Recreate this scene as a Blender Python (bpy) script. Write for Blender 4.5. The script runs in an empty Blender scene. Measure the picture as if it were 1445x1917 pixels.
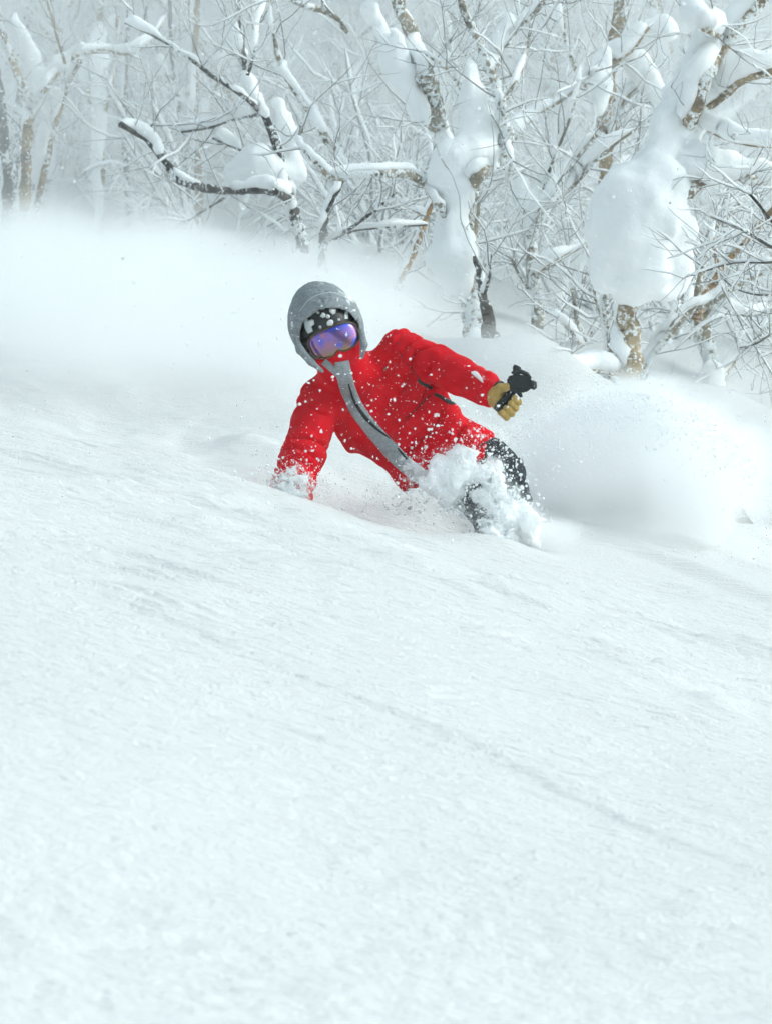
import bpy, bmesh, math, random
import numpy as np
from mathutils import Vector, Matrix
from mathutils.bvhtree import BVHTree

random.seed(11)
rng = np.random.default_rng(11)
scene = bpy.context.scene
C = scene.collection

# ------------------------------------------------------------------ camera
LENS, SENS = 88.0, 24.0
K = SENS / LENS / 1445.0                      # metres per photo pixel per metre of distance
cam_d = bpy.data.cameras.new("camera")
cam = bpy.data.objects.new("camera", cam_d)
C.objects.link(cam)
cam.location = (0, 0, 0)
cam.rotation_euler = (math.radians(90), 0, 0)
cam_d.sensor_fit = 'HORIZONTAL'
cam_d.sensor_width = SENS
cam_d.lens = LENS
cam_d.clip_start = 0.05
cam_d.clip_end = 600
cam_d.dof.use_dof = True
cam_d.dof.focus_distance = 11.85
cam_d.dof.aperture_fstop = 7.0
scene.camera = cam

# ------------------------------------------------------------------ light
SUN_EL, SUN_AZ = math.radians(40), math.radians(92)     # azimuth clockwise from +Y
w = bpy.data.worlds.new("World")
scene.world = w
w.use_nodes = True
nt = w.node_tree
nt.nodes.clear()
sky = nt.nodes.new('ShaderNodeTexSky')
sky.sky_type = 'NISHITA'
sky.sun_disc = False
sky.sun_elevation = SUN_EL
sky.sun_rotation = SUN_AZ
sky.air_density = 1.0
sky.dust_density = 4.0
hs = nt.nodes.new('ShaderNodeHueSaturation')
hs.inputs['Saturation'].default_value = 0.34
hs.inputs['Hue'].default_value = 0.475
bg = nt.nodes.new('ShaderNodeBackground')
bg.inputs['Strength'].default_value = 0.15
wo = nt.nodes.new('ShaderNodeOutputWorld')
nt.links.new(sky.outputs[0], hs.inputs['Color'])
tint = nt.nodes.new('ShaderNodeMix'); tint.data_type = 'RGBA'; tint.blend_type = 'MULTIPLY'   # grey-white overcast with a cool cast
tint.inputs[0].default_value = 1.0
tint.inputs[7].default_value = (0.835, 1.0, 1.035, 1)
nt.links.new(hs.outputs[0], tint.inputs[6])
nt.links.new(tint.outputs[2], bg.inputs['Color'])
nt.links.new(bg.outputs[0], wo.inputs['Surface'])

sd = bpy.data.lights.new("sun", 'SUN')
sd.energy = 0.55
sd.angle = math.radians(20)
sd.color = (1.0, 0.95, 0.88)
sun = bpy.data.objects.new("sun", sd)
C.objects.link(sun)
S = Vector((math.sin(SUN_AZ) * math.cos(SUN_EL), math.cos(SUN_AZ) * math.cos(SUN_EL), math.sin(SUN_EL)))
sun.rotation_euler = S.to_track_quat('Z', 'Y').to_euler()
sun.location = (5, 5, 12)

scene.view_settings.view_transform = 'Standard'
scene.view_settings.look = 'None'
scene.view_settings.exposure = 0.50
scene.view_settings.gamma = 1.0
scene.view_settings.use_curve_mapping = False
cy = scene.cycles
cy.use_denoising = True
cy.use_adaptive_sampling = True
cy.adaptive_threshold = 0.07
cy.adaptive_min_samples = 24
cy.max_bounces = 40
cy.diffuse_bounces = 8
cy.glossy_bounces = 3
cy.transmission_bounces = 4
cy.volume_bounces = 20
cy.transparent_max_bounces = 8
cy.volume_step_rate = 1.0
cy.volume_max_steps = 256
cy.caustics_reflective = False
cy.caustics_refractive = False

# ------------------------------------------------------------------ helpers
def at(px, py, Y):
    return np.array([(px - 722.5) * K * Y, Y, (958.5 - py) * K * Y])

def tag(o, label=None, cat=None, group=None, kind=None):
    if label: o['label'] = label
    if cat: o['category'] = cat
    if group: o['group'] = group
    if kind: o['kind'] = kind
    return o

def empty(name, loc):
    o = bpy.data.objects.new(name, None)
    o.empty_display_size = 0.1
    C.objects.link(o)
    o.location = Vector(loc)
    return o

def _hash(ix, iy, iz, seed):
    h = (ix.astype(np.int64) * 374761393 + iy.astype(np.int64) * 668265263 + iz.astype(np.int64) * 2147483647 + seed * 974711) & 0xffffffff
    h = ((h ^ (h >> 13)) * 1274126177) & 0xffffffff
    h = ((h ^ (h >> 16)) * 2246822519) & 0xffffffff
    return ((h ^ (h >> 15)) & 0xffff) / 32767.5 - 1.0

def vnoise(x, y, z=None, seed=0):
    """value noise in -1..1"""
    x = np.asarray(x, float); y = np.asarray(y, float)
    z = np.zeros_like(x) if z is None else np.asarray(z, float)
    ix, iy, iz = np.floor(x), np.floor(y), np.floor(z)
    fx, fy, fz = x - ix, y - iy, z - iz
    fx = fx * fx * (3 - 2 * fx); fy = fy * fy * (3 - 2 * fy); fz = fz * fz * (3 - 2 * fz)
    out = 0
    for dx in (0, 1):
        for dy in (0, 1):
            for dz in (0, 1):
                out = out + _hash(ix + dx, iy + dy, iz + dz, seed) * (fx if dx else 1 - fx) * (fy if dy else 1 - fy) * (fz if dz else 1 - fz)
    return out

def fbm(x, y, z=None, seed=0, oct=3):
    o, a, f = 0, 1.0, 1.0
    for i in range(oct):
        o = o + a * vnoise(np.asarray(x) * f, np.asarray(y) * f, None if z is None else np.asarray(z) * f, seed + i * 17)
        a *= 0.5; f *= 2.03
    return o

def sstep(a, b, x):
    t = np.clip((x - a) / (b - a), 0, 1)
    return t * t * (3 - 2 * t)

def make_mesh(name, V, Q=None, T=None, smooth=True):
    V = np.ascontiguousarray(V, dtype=np.float32).reshape(-1, 3)
    Q = np.zeros((0, 4), np.int32) if Q is None or len(Q) == 0 else np.asarray(Q, np.int32)
    T = np.zeros((0, 3), np.int32) if T is None or len(T) == 0 else np.asarray(T, np.int32)
    me = bpy.data.meshes.new(name)
    me.vertices.add(len(V))
    me.vertices.foreach_set('co', V.ravel())
    li = np.concatenate([Q.ravel(), T.ravel()]).astype(np.int32)
    me.loops.add(len(li))
    me.loops.foreach_set('vertex_index', li)
    n = len(Q) + len(T)
    me.polygons.add(n)
    ls = np.concatenate([np.arange(len(Q)) * 4, len(Q) * 4 + np.arange(len(T)) * 3]).astype(np.int32)
    me.polygons.foreach_set('loop_start', ls)
    me.polygons.foreach_set('use_smooth', np.full(n, smooth, dtype=bool))
    me.update(calc_edges=True)
    return me

def link(name, me, mat, parent=None, world_parent=True):
    o = bpy.data.objects.new(name, me)
    C.objects.link(o)
    if mat and not me.materials: me.materials.append(mat)
    if parent:
        o.parent = parent
        if world_parent:
            m = Matrix.Translation(parent.location)
            pp = parent.parent
            while pp:
                m = Matrix.Translation(pp.location) @ m
                pp = pp.parent
            o.matrix_parent_inverse = m.inverted()
    return o

class MB:
    """collects tubes and blobs, builds one mesh object"""
    def __init__(s):
        s.V, s.Q, s.T, s.n = [], [], [], 0
    def add(s, V, Q=None, T=None):
        V = np.asarray(V, float).reshape(-1, 3)
        s.V.append(V)
        if Q is not None and len(Q): s.Q.append(np.asarray(Q) + s.n)
        if T is not None and len(T): s.T.append(np.asarray(T) + s.n)
        s.n += len(V)
    def tube(s, P, r, k=6, flat=1.0, cap=True):
        P = np.asarray(P, float); n = len(P)
        r = np.asarray(r, float)
        if r.ndim < 2: r = np.broadcast_to(r, (n,))
        t = np.gradient(P, axis=0)
        t /= np.linalg.norm(t, axis=1, keepdims=True) + 1e-12
        d = P[-1] - P[0]; d = d / (np.linalg.norm(d) + 1e-12)
        ref = np.array([0.31, 1.0, 0.13]) if abs(d[1]) < 0.8 else np.array([1.0, 0.2, 0.3])
        N = ref - (t @ ref)[:, None] * t
        N /= np.linalg.norm(N, axis=1, keepdims=True) + 1e-12
        B = np.cross(t, N)
        a = np.arange(k) * 2 * math.pi / k
        rr = r[:, None] if r.ndim == 1 else r
        V = P[:, None, :] + rr[..., None] * (np.cos(a)[None, :, None] * N[:, None, :] + np.sin(a)[None, :, None] * B[:, None, :] * flat)
        i = np.arange(n - 1)[:, None] * k; j = np.arange(k)[None, :]; j2 = (j + 1) % k
        Q = np.stack([i + j, i + j2, i + k + j2, i + k + j], -1).reshape(-1, 4)
        T = None
        V = V.reshape(-1, 3)
        if cap:
            V = np.concatenate([V, [P[0], P[-1]]])
            jj = np.arange(k); c0, c1 = n * k, n * k + 1
            T = np.concatenate([np.stack([np.full(k, c0), (jj + 1) % k, jj], -1),
                                np.stack([np.full(k, c1), (n - 1) * k + jj, (n - 1) * k + (jj + 1) % k], -1)])
        s.add(V, Q, T)
    def mesh(s, name, smooth=True):
        V = np.concatenate(s.V)
        Q = np.concatenate(s.Q) if s.Q else None
        T = np.concatenate(s.T) if s.T else None
        return make_mesh(name, V, Q, T, smooth)
    def build(s, name, mat, parent=None, smooth=True):
        return link(name, s.mesh(name, smooth), mat, parent)

def smooth_path(P, per=5, jit=0.0, seed=0):
    """Catmull-Rom through rows of P (any columns)"""
    P = np.asarray(P, float)
    n = len(P)
    E = np.vstack([2 * P[0] - P[1], P, 2 * P[-1] - P[-2]])
    out = []
    for i in range(n - 1):
        p0, p1, p2, p3 = E[i], E[i + 1], E[i + 2], E[i + 3]
        for t in np.linspace(0, 1, per, endpoint=False):
            out.append(0.5 * ((2 * p1) + (-p0 + p2) * t + (2 * p0 - 5 * p1 + 4 * p2 - p3) * t * t + (-p0 + 3 * p1 - 3 * p2 + p3) * t ** 3))
    out.append(P[-1])
    return np.array(out)

# ------------------------------------------------------------------ implicit surfaces
def smin(a, b, k):
    h = np.clip(0.5 + 0.5 * (b - a) / k, 0, 1)
    return b * (1 - h) + a * h - k * h * (1 - h)
def smax(a, b, k):
    return -smin(-a, -b, k)

def sd_cap(P, a, b, ra, rb):
    a = np.asarray(a, float); b = np.asarray(b, float)
    ab = b - a
    t = np.clip(((P - a) @ ab) / (ab @ ab + 1e-12), 0, 1)
    return np.linalg.norm(P - a - t[..., None] * ab, axis=-1) - (ra + (rb - ra) * t)

def sd_ell(P, c, r):
    q = (P - np.asarray(c)) / np.asarray(r)
    k0 = np.linalg.norm(q, axis=-1)
    k1 = np.linalg.norm(q / np.asarray(r), axis=-1)
    return k0 * (k0 - 1.0) / (k1 + 1e-9)

def sd_box(P, c, h, r=0.0):
    q = np.abs(P - np.asarray(c)) - np.asarray(h) + r
    return np.linalg.norm(np.maximum(q, 0), axis=-1) + np.minimum(q.max(axis=-1), 0) - r

def chain(P, pts, k=0.03, d=None):
    """pts: rows of (xyz array, radius)"""
    for (a, ra), (b, rb) in zip(pts[:-1], pts[1:]):
        e = sd_cap(P, a, b, ra, rb)
        d = e if d is None else smin(d, e, k)
    return d

def surface_nets(f, lo, hi, h):
    lo = np.asarray(lo, float); hi = np.asarray(hi, float)
    n = np.maximum(np.ceil((hi - lo) / h).astype(int) + 1, 4)
    ax = [lo[i] + np.arange(n[i]) * h for i in range(3)]
    G = np.stack(np.meshgrid(*ax, indexing='ij'), -1)
    D = f(G)
    D = np.where(D == 0, 1e-9, D)
    nx, ny, nz = n
    cor = [(0,0,0),(1,0,0),(0,1,0),(1,1,0),(0,0,1),(1,0,1),(0,1,1),(1,1,1)]
    val = [D[c[0]:nx-1+c[0], c[1]:ny-1+c[1], c[2]:nz-1+c[2]] for c in cor]
    neg = sum((v < 0).astype(int) for v in val)
    act = (neg > 0) & (neg < 8)
    idx = np.full(act.shape, -1, np.int64)
    cells = np.argwhere(act)
    idx[act] = np.arange(len(cells))
    vv = np.stack([v[act] for v in val], -1)
    acc = np.zeros((len(cells), 3)); cnt = np.zeros(len(cells))
    edges = [(0,1),(2,3),(4,5),(6,7),(0,2),(1,3),(4,6),(5,7),(0,4),(1,5),(2,6),(3,7)]
    ca = np.array(cor, float)
    for a, b in edges:
        va, vb = vv[:, a], vv[:, b]
        m = (va < 0) != (vb < 0)
        t = np.where(m, va / np.where(m, va - vb, 1), 0)
        acc += np.where(m[:, None], ca[a] + t[:, None] * (ca[b] - ca[a]), 0)
        cnt += m
    V = lo + (cells + acc / cnt[:, None]) * h
    Q = []
    def quads(axis):
        d0 = D; sl_a = [slice(None)] * 3; sl_b = [slice(None)] * 3
        sl_a[axis] = slice(0, -1); sl_b[axis] = slice(1, None)
        A, B = d0[tuple(sl_a)], d0[tuple(sl_b)]
        m = (A < 0) != (B < 0)
        o = [i for i in range(3) if i != axis]
        e = np.argwhere(m)
        ok = (e[:, o[0]] > 0) & (e[:, o[1]] > 0) & (e[:, o[0]] < n[o[0]] - 1) & (e[:, o[1]] < n[o[1]] - 1)
        e = e[ok]
        s = A[tuple(e.T)] < 0
        def cell(du, dv):
            c = e.copy(); c[:, o[0]] += du; c[:, o[1]] += dv
            return idx[tuple(c.T)]
        q = np.stack([cell(-1, -1), cell(0, -1), cell(0, 0), cell(-1, 0)], -1)
        if axis == 1: s = ~s
        q[~s] = q[~s][:, ::-1]
        Q.append(q)
    for ax_ in range(3): quads(ax_)
    Q = np.concatenate(Q)
    Q = Q[(Q >= 0).all(axis=1)]
    return V, Q

def sdf_obj(name, f, lo, hi, h, mat, parent=None, relax=1):
    V, Q = surface_nets(f, lo, hi, h)
    for _ in range(relax):                      # light smoothing along the edges
        acc = np.zeros_like(V); cnt = np.zeros(len(V))
        for a, b in ((0, 1), (1, 2), (2, 3), (3, 0)):
            np.add.at(acc, Q[:, a], V[Q[:, b]]); np.add.at(cnt, Q[:, a], 1)
            np.add.at(acc, Q[:, b], V[Q[:, a]]); np.add.at(cnt, Q[:, b], 1)
        V = 0.5 * V + 0.5 * acc / np.maximum(cnt, 1)[:, None]
    return link(name, make_mesh(name, V, Q), mat, parent)

# ------------------------------------------------------------------ materials
def new_mat(name):
    m = bpy.data.materials.new(name)
    m.use_nodes = True
    nt = m.node_tree
    b = nt.nodes['Principled BSDF']
    return m, nt, b

def noise_node(nt, scale, detail=4, rough=0.55, vec=None, dims='3D'):
    n = nt.nodes.new('ShaderNodeTexNoise')
    n.inputs['Scale'].default_value = scale
    n.inputs['Detail'].default_value = detail
    n.inputs['Roughness'].default_value = rough
    if vec is not None: nt.links.new(vec, n.inputs['Vector'])
    return n
def ramp(nt, fac, stops):
    r = nt.nodes.new('ShaderNodeValToRGB')
    e = r.color_ramp.elements
    e[0].position, e[0].color = stops[0][0], (*stops[0][1], 1)
    e[1].position, e[1].color = stops[-1][0], (*stops[-1][1], 1)
    for p, c in stops[1:-1]:
        x = e.new(p); x.color = (*c, 1)
    nt.links.new(fac, r.inputs['Fac'])
    return r
def coord(nt, kind='Object', scale=None, rot=None):
    tc = nt.nodes.new('ShaderNodeTexCoord')
    if scale is None and rot is None: return tc.outputs[kind]
    mp = nt.nodes.new('ShaderNodeMapping')
    if scale: mp.inputs['Scale'].default_value = scale
    if rot: mp.inputs['Rotation'].default_value = rot
    nt.links.new(tc.outputs[kind], mp.inputs['Vector'])
    return mp.outputs[0]
def geo_pos(nt, scale=None):
    g = nt.nodes.new('ShaderNodeNewGeometry')
    if scale is None: return g.outputs['Position']
    mp = nt.nodes.new('ShaderNodeMapping')
    mp.inputs['Scale'].default_value = scale
    nt.links.new(g.outputs['Position'], mp.inputs['Vector'])
    return mp.outputs[0]
def bump(nt, b, height, dist, strength=1.0, prev=None):
    bp = nt.nodes.new('ShaderNodeBump')
    bp.inputs['Distance'].default_value = dist
    bp.inputs['Strength'].default_value = strength
    nt.links.new(height, bp.inputs['Height'])
    if prev: nt.links.new(prev, bp.inputs['Normal'])
    nt.links.new(bp.outputs[0], b.inputs['Normal'])
    return bp.outputs[0]
def mixc(nt, fac, a, bcol):
    m = nt.nodes.new('ShaderNodeMix'); m.data_type = 'RGBA'
    if isinstance(fac, (int, float)): m.inputs[0].default_value = fac
    else: nt.links.new(fac, m.inputs[0])
    for s, v in ((m.inputs[6], a), (m.inputs[7], bcol)):
        if isinstance(v, tuple): s.default_value = (*v, 1)
        else: nt.links.new(v, s)
    return m.outputs[2]

SNOW = (0.92, 0.95, 0.955)
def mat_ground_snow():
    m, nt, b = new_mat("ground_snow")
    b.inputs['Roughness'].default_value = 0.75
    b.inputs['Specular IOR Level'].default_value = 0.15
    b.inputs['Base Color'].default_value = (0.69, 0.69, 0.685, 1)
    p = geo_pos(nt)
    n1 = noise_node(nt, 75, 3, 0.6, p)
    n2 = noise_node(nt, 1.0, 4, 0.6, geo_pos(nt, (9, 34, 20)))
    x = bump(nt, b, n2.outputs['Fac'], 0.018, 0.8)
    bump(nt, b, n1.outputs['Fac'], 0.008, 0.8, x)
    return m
def mat_snow(name, dist=0.02, scale=14):
    m, nt, b = new_mat(name)
    b.inputs['Roughness'].default_value = 0.8
    b.inputs['Specular IOR Level'].default_value = 0.1
    b.inputs['Base Color'].default_value = (*SNOW, 1)
    n1 = noise_node(nt, scale, 5, 0.6, geo_pos(nt))
    bump(nt, b, n1.outputs['Fac'], dist, 0.6)
    return m
def mat_bark(name, light, mid, dark, frost=0.5, scale=1.0):
    m, nt, b = new_mat(name)
    b.inputs['Roughness'].default_value = 0.85
    b.inputs['Specular IOR Level'].default_value = 0.2
    oc = coord(nt, 'Object')
    n1 = noise_node(nt, 5 * scale, 5, 0.65, oc)
    c1 = ramp(nt, n1.outputs['Fac'], [(0.34, dark), (0.46, mid), (0.62, light), (0.8, mid)])
    lent = noise_node(nt, 1.0, 3, 0.6, coord(nt, 'Object', (9 * scale, 9 * scale, 55 * scale)))
    lf = ramp(nt, lent.outputs['Fac'], [(0.60, (0, 0, 0)), (0.68, (1, 1, 1))])
    c2 = mixc(nt, lf.outputs[0], c1.outputs[0], tuple(x * 0.6 for x in dark))
    fr = noise_node(nt, 32 * scale, 4, 0.7, oc)
    frl = noise_node(nt, 3.2 * scale, 3, 0.6, oc)
    ad = nt.nodes.new('ShaderNodeMath'); ad.operation = 'MULTIPLY_ADD'
    nt.links.new(frl.outputs['Fac'], ad.inputs[0]); ad.inputs[1].default_value = 0.8
    nt.links.new(fr.outputs['Fac'], ad.inputs[2])
    t = 1.18 - 0.34 * frost
    ff = ramp(nt, ad.outputs[0], [(max(t - 0.03, 0), (0, 0, 0)), (min(t + 0.03, 1), (1, 1, 1))])
    # ramp input above 1 is clamped, so scale it down first
    sc = nt.nodes.new('ShaderNodeMath'); sc.operation = 'MULTIPLY'; sc.inputs[1].default_value = 0.6
    nt.links.new(ad.outputs[0], sc.inputs[0]); nt.links.new(sc.outputs[0], ff.inputs['Fac'])
    ff.color_ramp.elements[0].position = (t - 0.04) * 0.6
    ff.color_ramp.elements[1].position = (t + 0.04) * 0.6
    c3 = mixc(nt, ff.outputs[0], c2, SNOW)
    nt.links.new(c3, b.inputs['Base Color'])
    bump(nt, b, ad.outputs[0], 0.03, 0.8)
    return m
def mat_plain(name, col, rough=0.6, spec=0.4, metal=0.0, nscale=None, ndist=0.002, var=0.0):
    m, nt, b = new_mat(name)
    b.inputs['Base Color'].default_value = (*col, 1)
    b.inputs['Roughness'].default_value = rough
    b.inputs['Specular IOR Level'].default_value = spec
    b.inputs['Metallic'].default_value = metal
    if nscale:
        n = noise_node(nt, nscale, 4, 0.6, coord(nt))
        bump(nt, b, n.outputs['Fac'], ndist, 0.7)
        if var:
            c = ramp(nt, n.outputs['Fac'], [(0.3, tuple(x * (1 - var) for x in col)), (0.7, tuple(min(1, x * (1 + var)) for x in col))])
            nt.links.new(c.outputs[0], b.inputs['Base Color'])
    return m

def mat_cloth(name, col, dust_pts=(), weave=900, base_dust=0.0, grain=0.0, spec=0.25):
    """fabric with fine weave, soft rumples and powder snow stuck round given points (x, y, z, radius)"""
    m, nt, b = new_mat(name)
    b.inputs['Roughness'].default_value = 0.75
    b.inputs['Specular IOR Level'].default_value = spec
    p = geo_pos(nt)
    base = None
    n0 = noise_node(nt, 9, 4, 0.6, p)
    c = ramp(nt, n0.outputs['Fac'], [(0.3, tuple(x * 0.82 for x in col)), (0.7, tuple(min(1, x * 1.12) for x in col))]).outputs[0]
    if grain:
        g = noise_node(nt, 1.0, 5, 0.75, geo_pos(nt, (60, 60, 160)))
        gr = ramp(nt, g.outputs['Fac'], [(0.38, (0, 0, 0)), (0.66, (1, 1, 1))])
        mm = nt.nodes.new('ShaderNodeMath'); mm.operation = 'MULTIPLY'; mm.inputs[1].default_value = grain
        nt.links.new(gr.outputs[0], mm.inputs[0])
        c = mixc(nt, mm.outputs[0], c, (0.62, 0.66, 0.68))
    fac = None
    for (x, y, z, r) in dust_pts:
        d = nt.nodes.new('ShaderNodeVectorMath'); d.operation = 'DISTANCE'
        nt.links.new(p, d.inputs[0]); d.inputs[1].default_value = (x, y, z)
        mr = nt.nodes.new('ShaderNodeMapRange'); mr.inputs[1].default_value = 0.0; mr.inputs[2].default_value = r
        mr.inputs[3].default_value = 0.42; mr.inputs[4].default_value = 0.0
        nt.links.new(d.outputs['Value'], mr.inputs[0])
        if fac is None: fac = mr.outputs[0]
        else:
            mx = nt.nodes.new('ShaderNodeMath'); mx.operation = 'MAXIMUM'
            nt.links.new(fac, mx.inputs[0]); nt.links.new(mr.outputs[0], mx.inputs[1]); fac = mx.outputs[0]
    dn = noise_node(nt, 24, 6, 0.72, p)
    ad = nt.nodes.new('ShaderNodeMath'); ad.operation = 'ADD'
    nt.links.new(dn.outputs['Fac'], ad.inputs[0])
    if fac is not None: nt.links.new(fac, ad.inputs[1])
    else: ad.inputs[1].default_value = 0
    ad2 = nt.nodes.new('ShaderNodeMath'); ad2.operation = 'ADD'; ad2.inputs[1].default_value = base_dust
    nt.links.new(ad.outputs[0], ad2.inputs[0])
    rp = ramp(nt, ad2.outputs[0], [(0.70, (0, 0, 0)), (0.86, (1, 1, 1))])
    c = mixc(nt, rp.outputs[0], c, SNOW)
    nt.links.new(c, b.inputs['Base Color'])
    n1 = noise_node(nt, 26, 5, 0.6, p)
    x = bump(nt, b, n1.outputs['Fac'], 0.035, 0.6)
    n2 = noise_node(nt, weave, 2, 0.5, p)
    bump(nt, b, n2.outputs['Fac'], 0.001, 0.4, x)
    return m

M = {}
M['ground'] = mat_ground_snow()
M['snow'] = mat_snow("tree_snow")
M['powder'] = mat_snow("powder_snow", 0.01, 60)
for k_ in ('snow', 'powder'):
    if k_ == 'powder': M[k_].node_tree.nodes['Principled BSDF'].inputs['Base Color'].default_value = (0.96, 0.975, 0.98, 1)
    b_ = M[k_].node_tree.nodes['Principled BSDF']
    b_.inputs['Subsurface Weight'].default_value = 0.9
    b_.inputs['Subsurface Radius'].default_value = (1.0, 1.0, 1.0)
    b_.inputs['Subsurface Scale'].default_value = 0.05
def mat_flake():
    m = bpy.data.materials.new("snowflake"); m.use_nodes = True
    nt = m.node_tree; nt.nodes.clear()
    d = nt.nodes.new('ShaderNodeBsdfDiffuse'); t = nt.nodes.new('ShaderNodeBsdfTranslucent'); mx = nt.nodes.new('ShaderNodeMixShader')
    o = nt.nodes.new('ShaderNodeOutputMaterial')
    for n in (d, t): n.inputs['Color'].default_value = (0.97, 0.985, 0.99, 1)
    mx.inputs[0].default_value = 0.6
    nt.links.new(d.outputs[0], mx.inputs[1]); nt.links.new(t.outputs[0], mx.inputs[2]); nt.links.new(mx.outputs[0], o.inputs['Surface'])
    return m
M['flake'] = mat_flake()
M['bark_tan'] = mat_bark("birch_bark_tan", (0.50, 0.39, 0.25), (0.34, 0.26, 0.17), (0.17, 0.145, 0.115), 0.68)
M['bark_pale'] = mat_bark("birch_bark_pale", (0.48, 0.41, 0.31), (0.31, 0.27, 0.21), (0.14, 0.13, 0.115), 0.78)
M['bark_dark'] = mat_bark("dark_bark", (0.18, 0.165, 0.145), (0.085, 0.08, 0.07), (0.035, 0.035, 0.034), 0.62)
M['bark_orange'] = mat_bark("orange_bark", (0.52, 0.33, 0.17), (0.40, 0.24, 0.12), (0.10, 0.07, 0.05), 0.4)
M['bark_stump'] = mat_bark("stump_bark", (0.34, 0.29, 0.22), (0.24, 0.205, 0.16), (0.09, 0.08, 0.065), 0.25, 3.0)
M['twig'] = mat_plain("twig_bark", (0.27, 0.27, 0.265), 0.85, 0.2)
M['twig_frost'] = mat_plain("frosted_twig_bark", (0.74, 0.76, 0.77), 0.85, 0.2)
M['twig_frost2'] = mat_plain("rimed_twig_bark", (0.58, 0.595, 0.60), 0.85, 0.2)
M['bark_far'] = mat_bark("frosted_bark", (0.46, 0.42, 0.36), (0.30, 0.28, 0.25), (0.12, 0.115, 0.11), 0.95)
M['bark_fard'] = mat_bark("frosted_dark_bark", (0.25, 0.24, 0.225), (0.15, 0.145, 0.14), (0.07, 0.07, 0.07), 0.9)
M['bark_fart'] = mat_bark("frosted_tan_bark", (0.52, 0.43, 0.30), (0.38, 0.31, 0.22), (0.14, 0.12, 0.1), 0.9)
M['twig_grey'] = mat_plain("grey_twig_bark", (0.40, 0.405, 0.405), 0.85, 0.2)

# ------------------------------------------------------------------ ground
SX, SY, SZ = 0.31, 12.0, -0.06
def ground_base(x, y):
    x = np.asarray(x, float); y = np.asarray(y, float)
    xs = 4 * np.tanh((x - SX) / 4)
    z = SZ - 0.24 * xs + 0.085 * (y - SY)
    b = 0.13 + 0.075 * sstep(-3.2, 0.2, x)
    t = y - 12.6
    z = z + (b - 0.085) * np.log1p(np.exp(np.clip(t * 2.2, -40, 40))) / 2.2 * (np.abs(t) < 18) + (b - 0.085) * t * (t >= 18)
    t2 = (y - 32.0)
    z = z + 0.26 * np.log1p(np.exp(np.clip(t2 * 0.4, -40, 40))) / 0.4
    return z

def hit(px, py, y0=2.5, y1=60):
    ys = np.linspace(y0, y1, 6000)
    x = (px - 722.5) * K * ys; z = (958.5 - py) * K * ys
    g = ground_base(x, ys) - z
    i = int(np.argmax(g > 0))
    return np.array([x[i], ys[i]])

RIDGE = np.array([hit(*p) for p in [(60, 1092), (250, 1140), (430, 1208), (560, 1262), (700, 1312), (830, 1362), (930, 1402), (1080, 1472), (1230, 1540), (1445, 1635), (1700, 1750)]])
RIDGE2 = np.array([hit(*p) for p in [(560, 1118), (700, 1150), (860, 1180), (1000, 1222), (1200, 1262), (1445, 1330)]])

def line_dist(x, y, L):
    """signed distance (positive beyond the line) and a fade at its ends"""
    best = np.full(np.shape(x), 1e9); sgn = np.zeros(np.shape(x)); tt = np.zeros(np.shape(x))
    n = len(L) - 1
    for i in range(n):
        a, b = L[i], L[i + 1]
        ab = b - a
        t = np.clip(((x - a[0]) * ab[0] + (y - a[1]) * ab[1]) / (ab @ ab), 0, 1)
        dx = x - a[0] - t * ab[0]; dy = y - a[1] - t * ab[1]
        d = np.hypot(dx, dy)
        c = ab[0] * dy - ab[1] * dx
        m = d < best
        best = np.where(m, d, best); sgn = np.where(m, np.sign(c), sgn); tt = np.where(m, (i + t) / n, tt)
    return best * sgn, sstep(0, 0.2, tt) * (1 - sstep(0.85, 1.0, tt))

MOUNDS = []       # (x, y, height, sx, sy)
for px, py, Y, h, sx, sy in [(960, 655, 16.6, 0.22, 0.32, 0.6), (880, 640, 17.3, 0.14, 0.45, 0.5), (1040, 690, 16.4, 0.16, 0.3, 0.4),
                             (60, 440, 25.0, 0.25, 1.2, 1.4), (300, 470, 23.0, 0.2, 1.0, 1.2), (560, 510, 19.0, 0.3, 0.5, 0.6),
                             (1180, 735, 16.4, 0.14, 0.5, 0.5), (1360, 790, 17.5, 0.15, 0.4, 0.4)]:
    c = at(px, py, Y); MOUNDS.append((c[0], Y, h, sx, sy))

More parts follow.
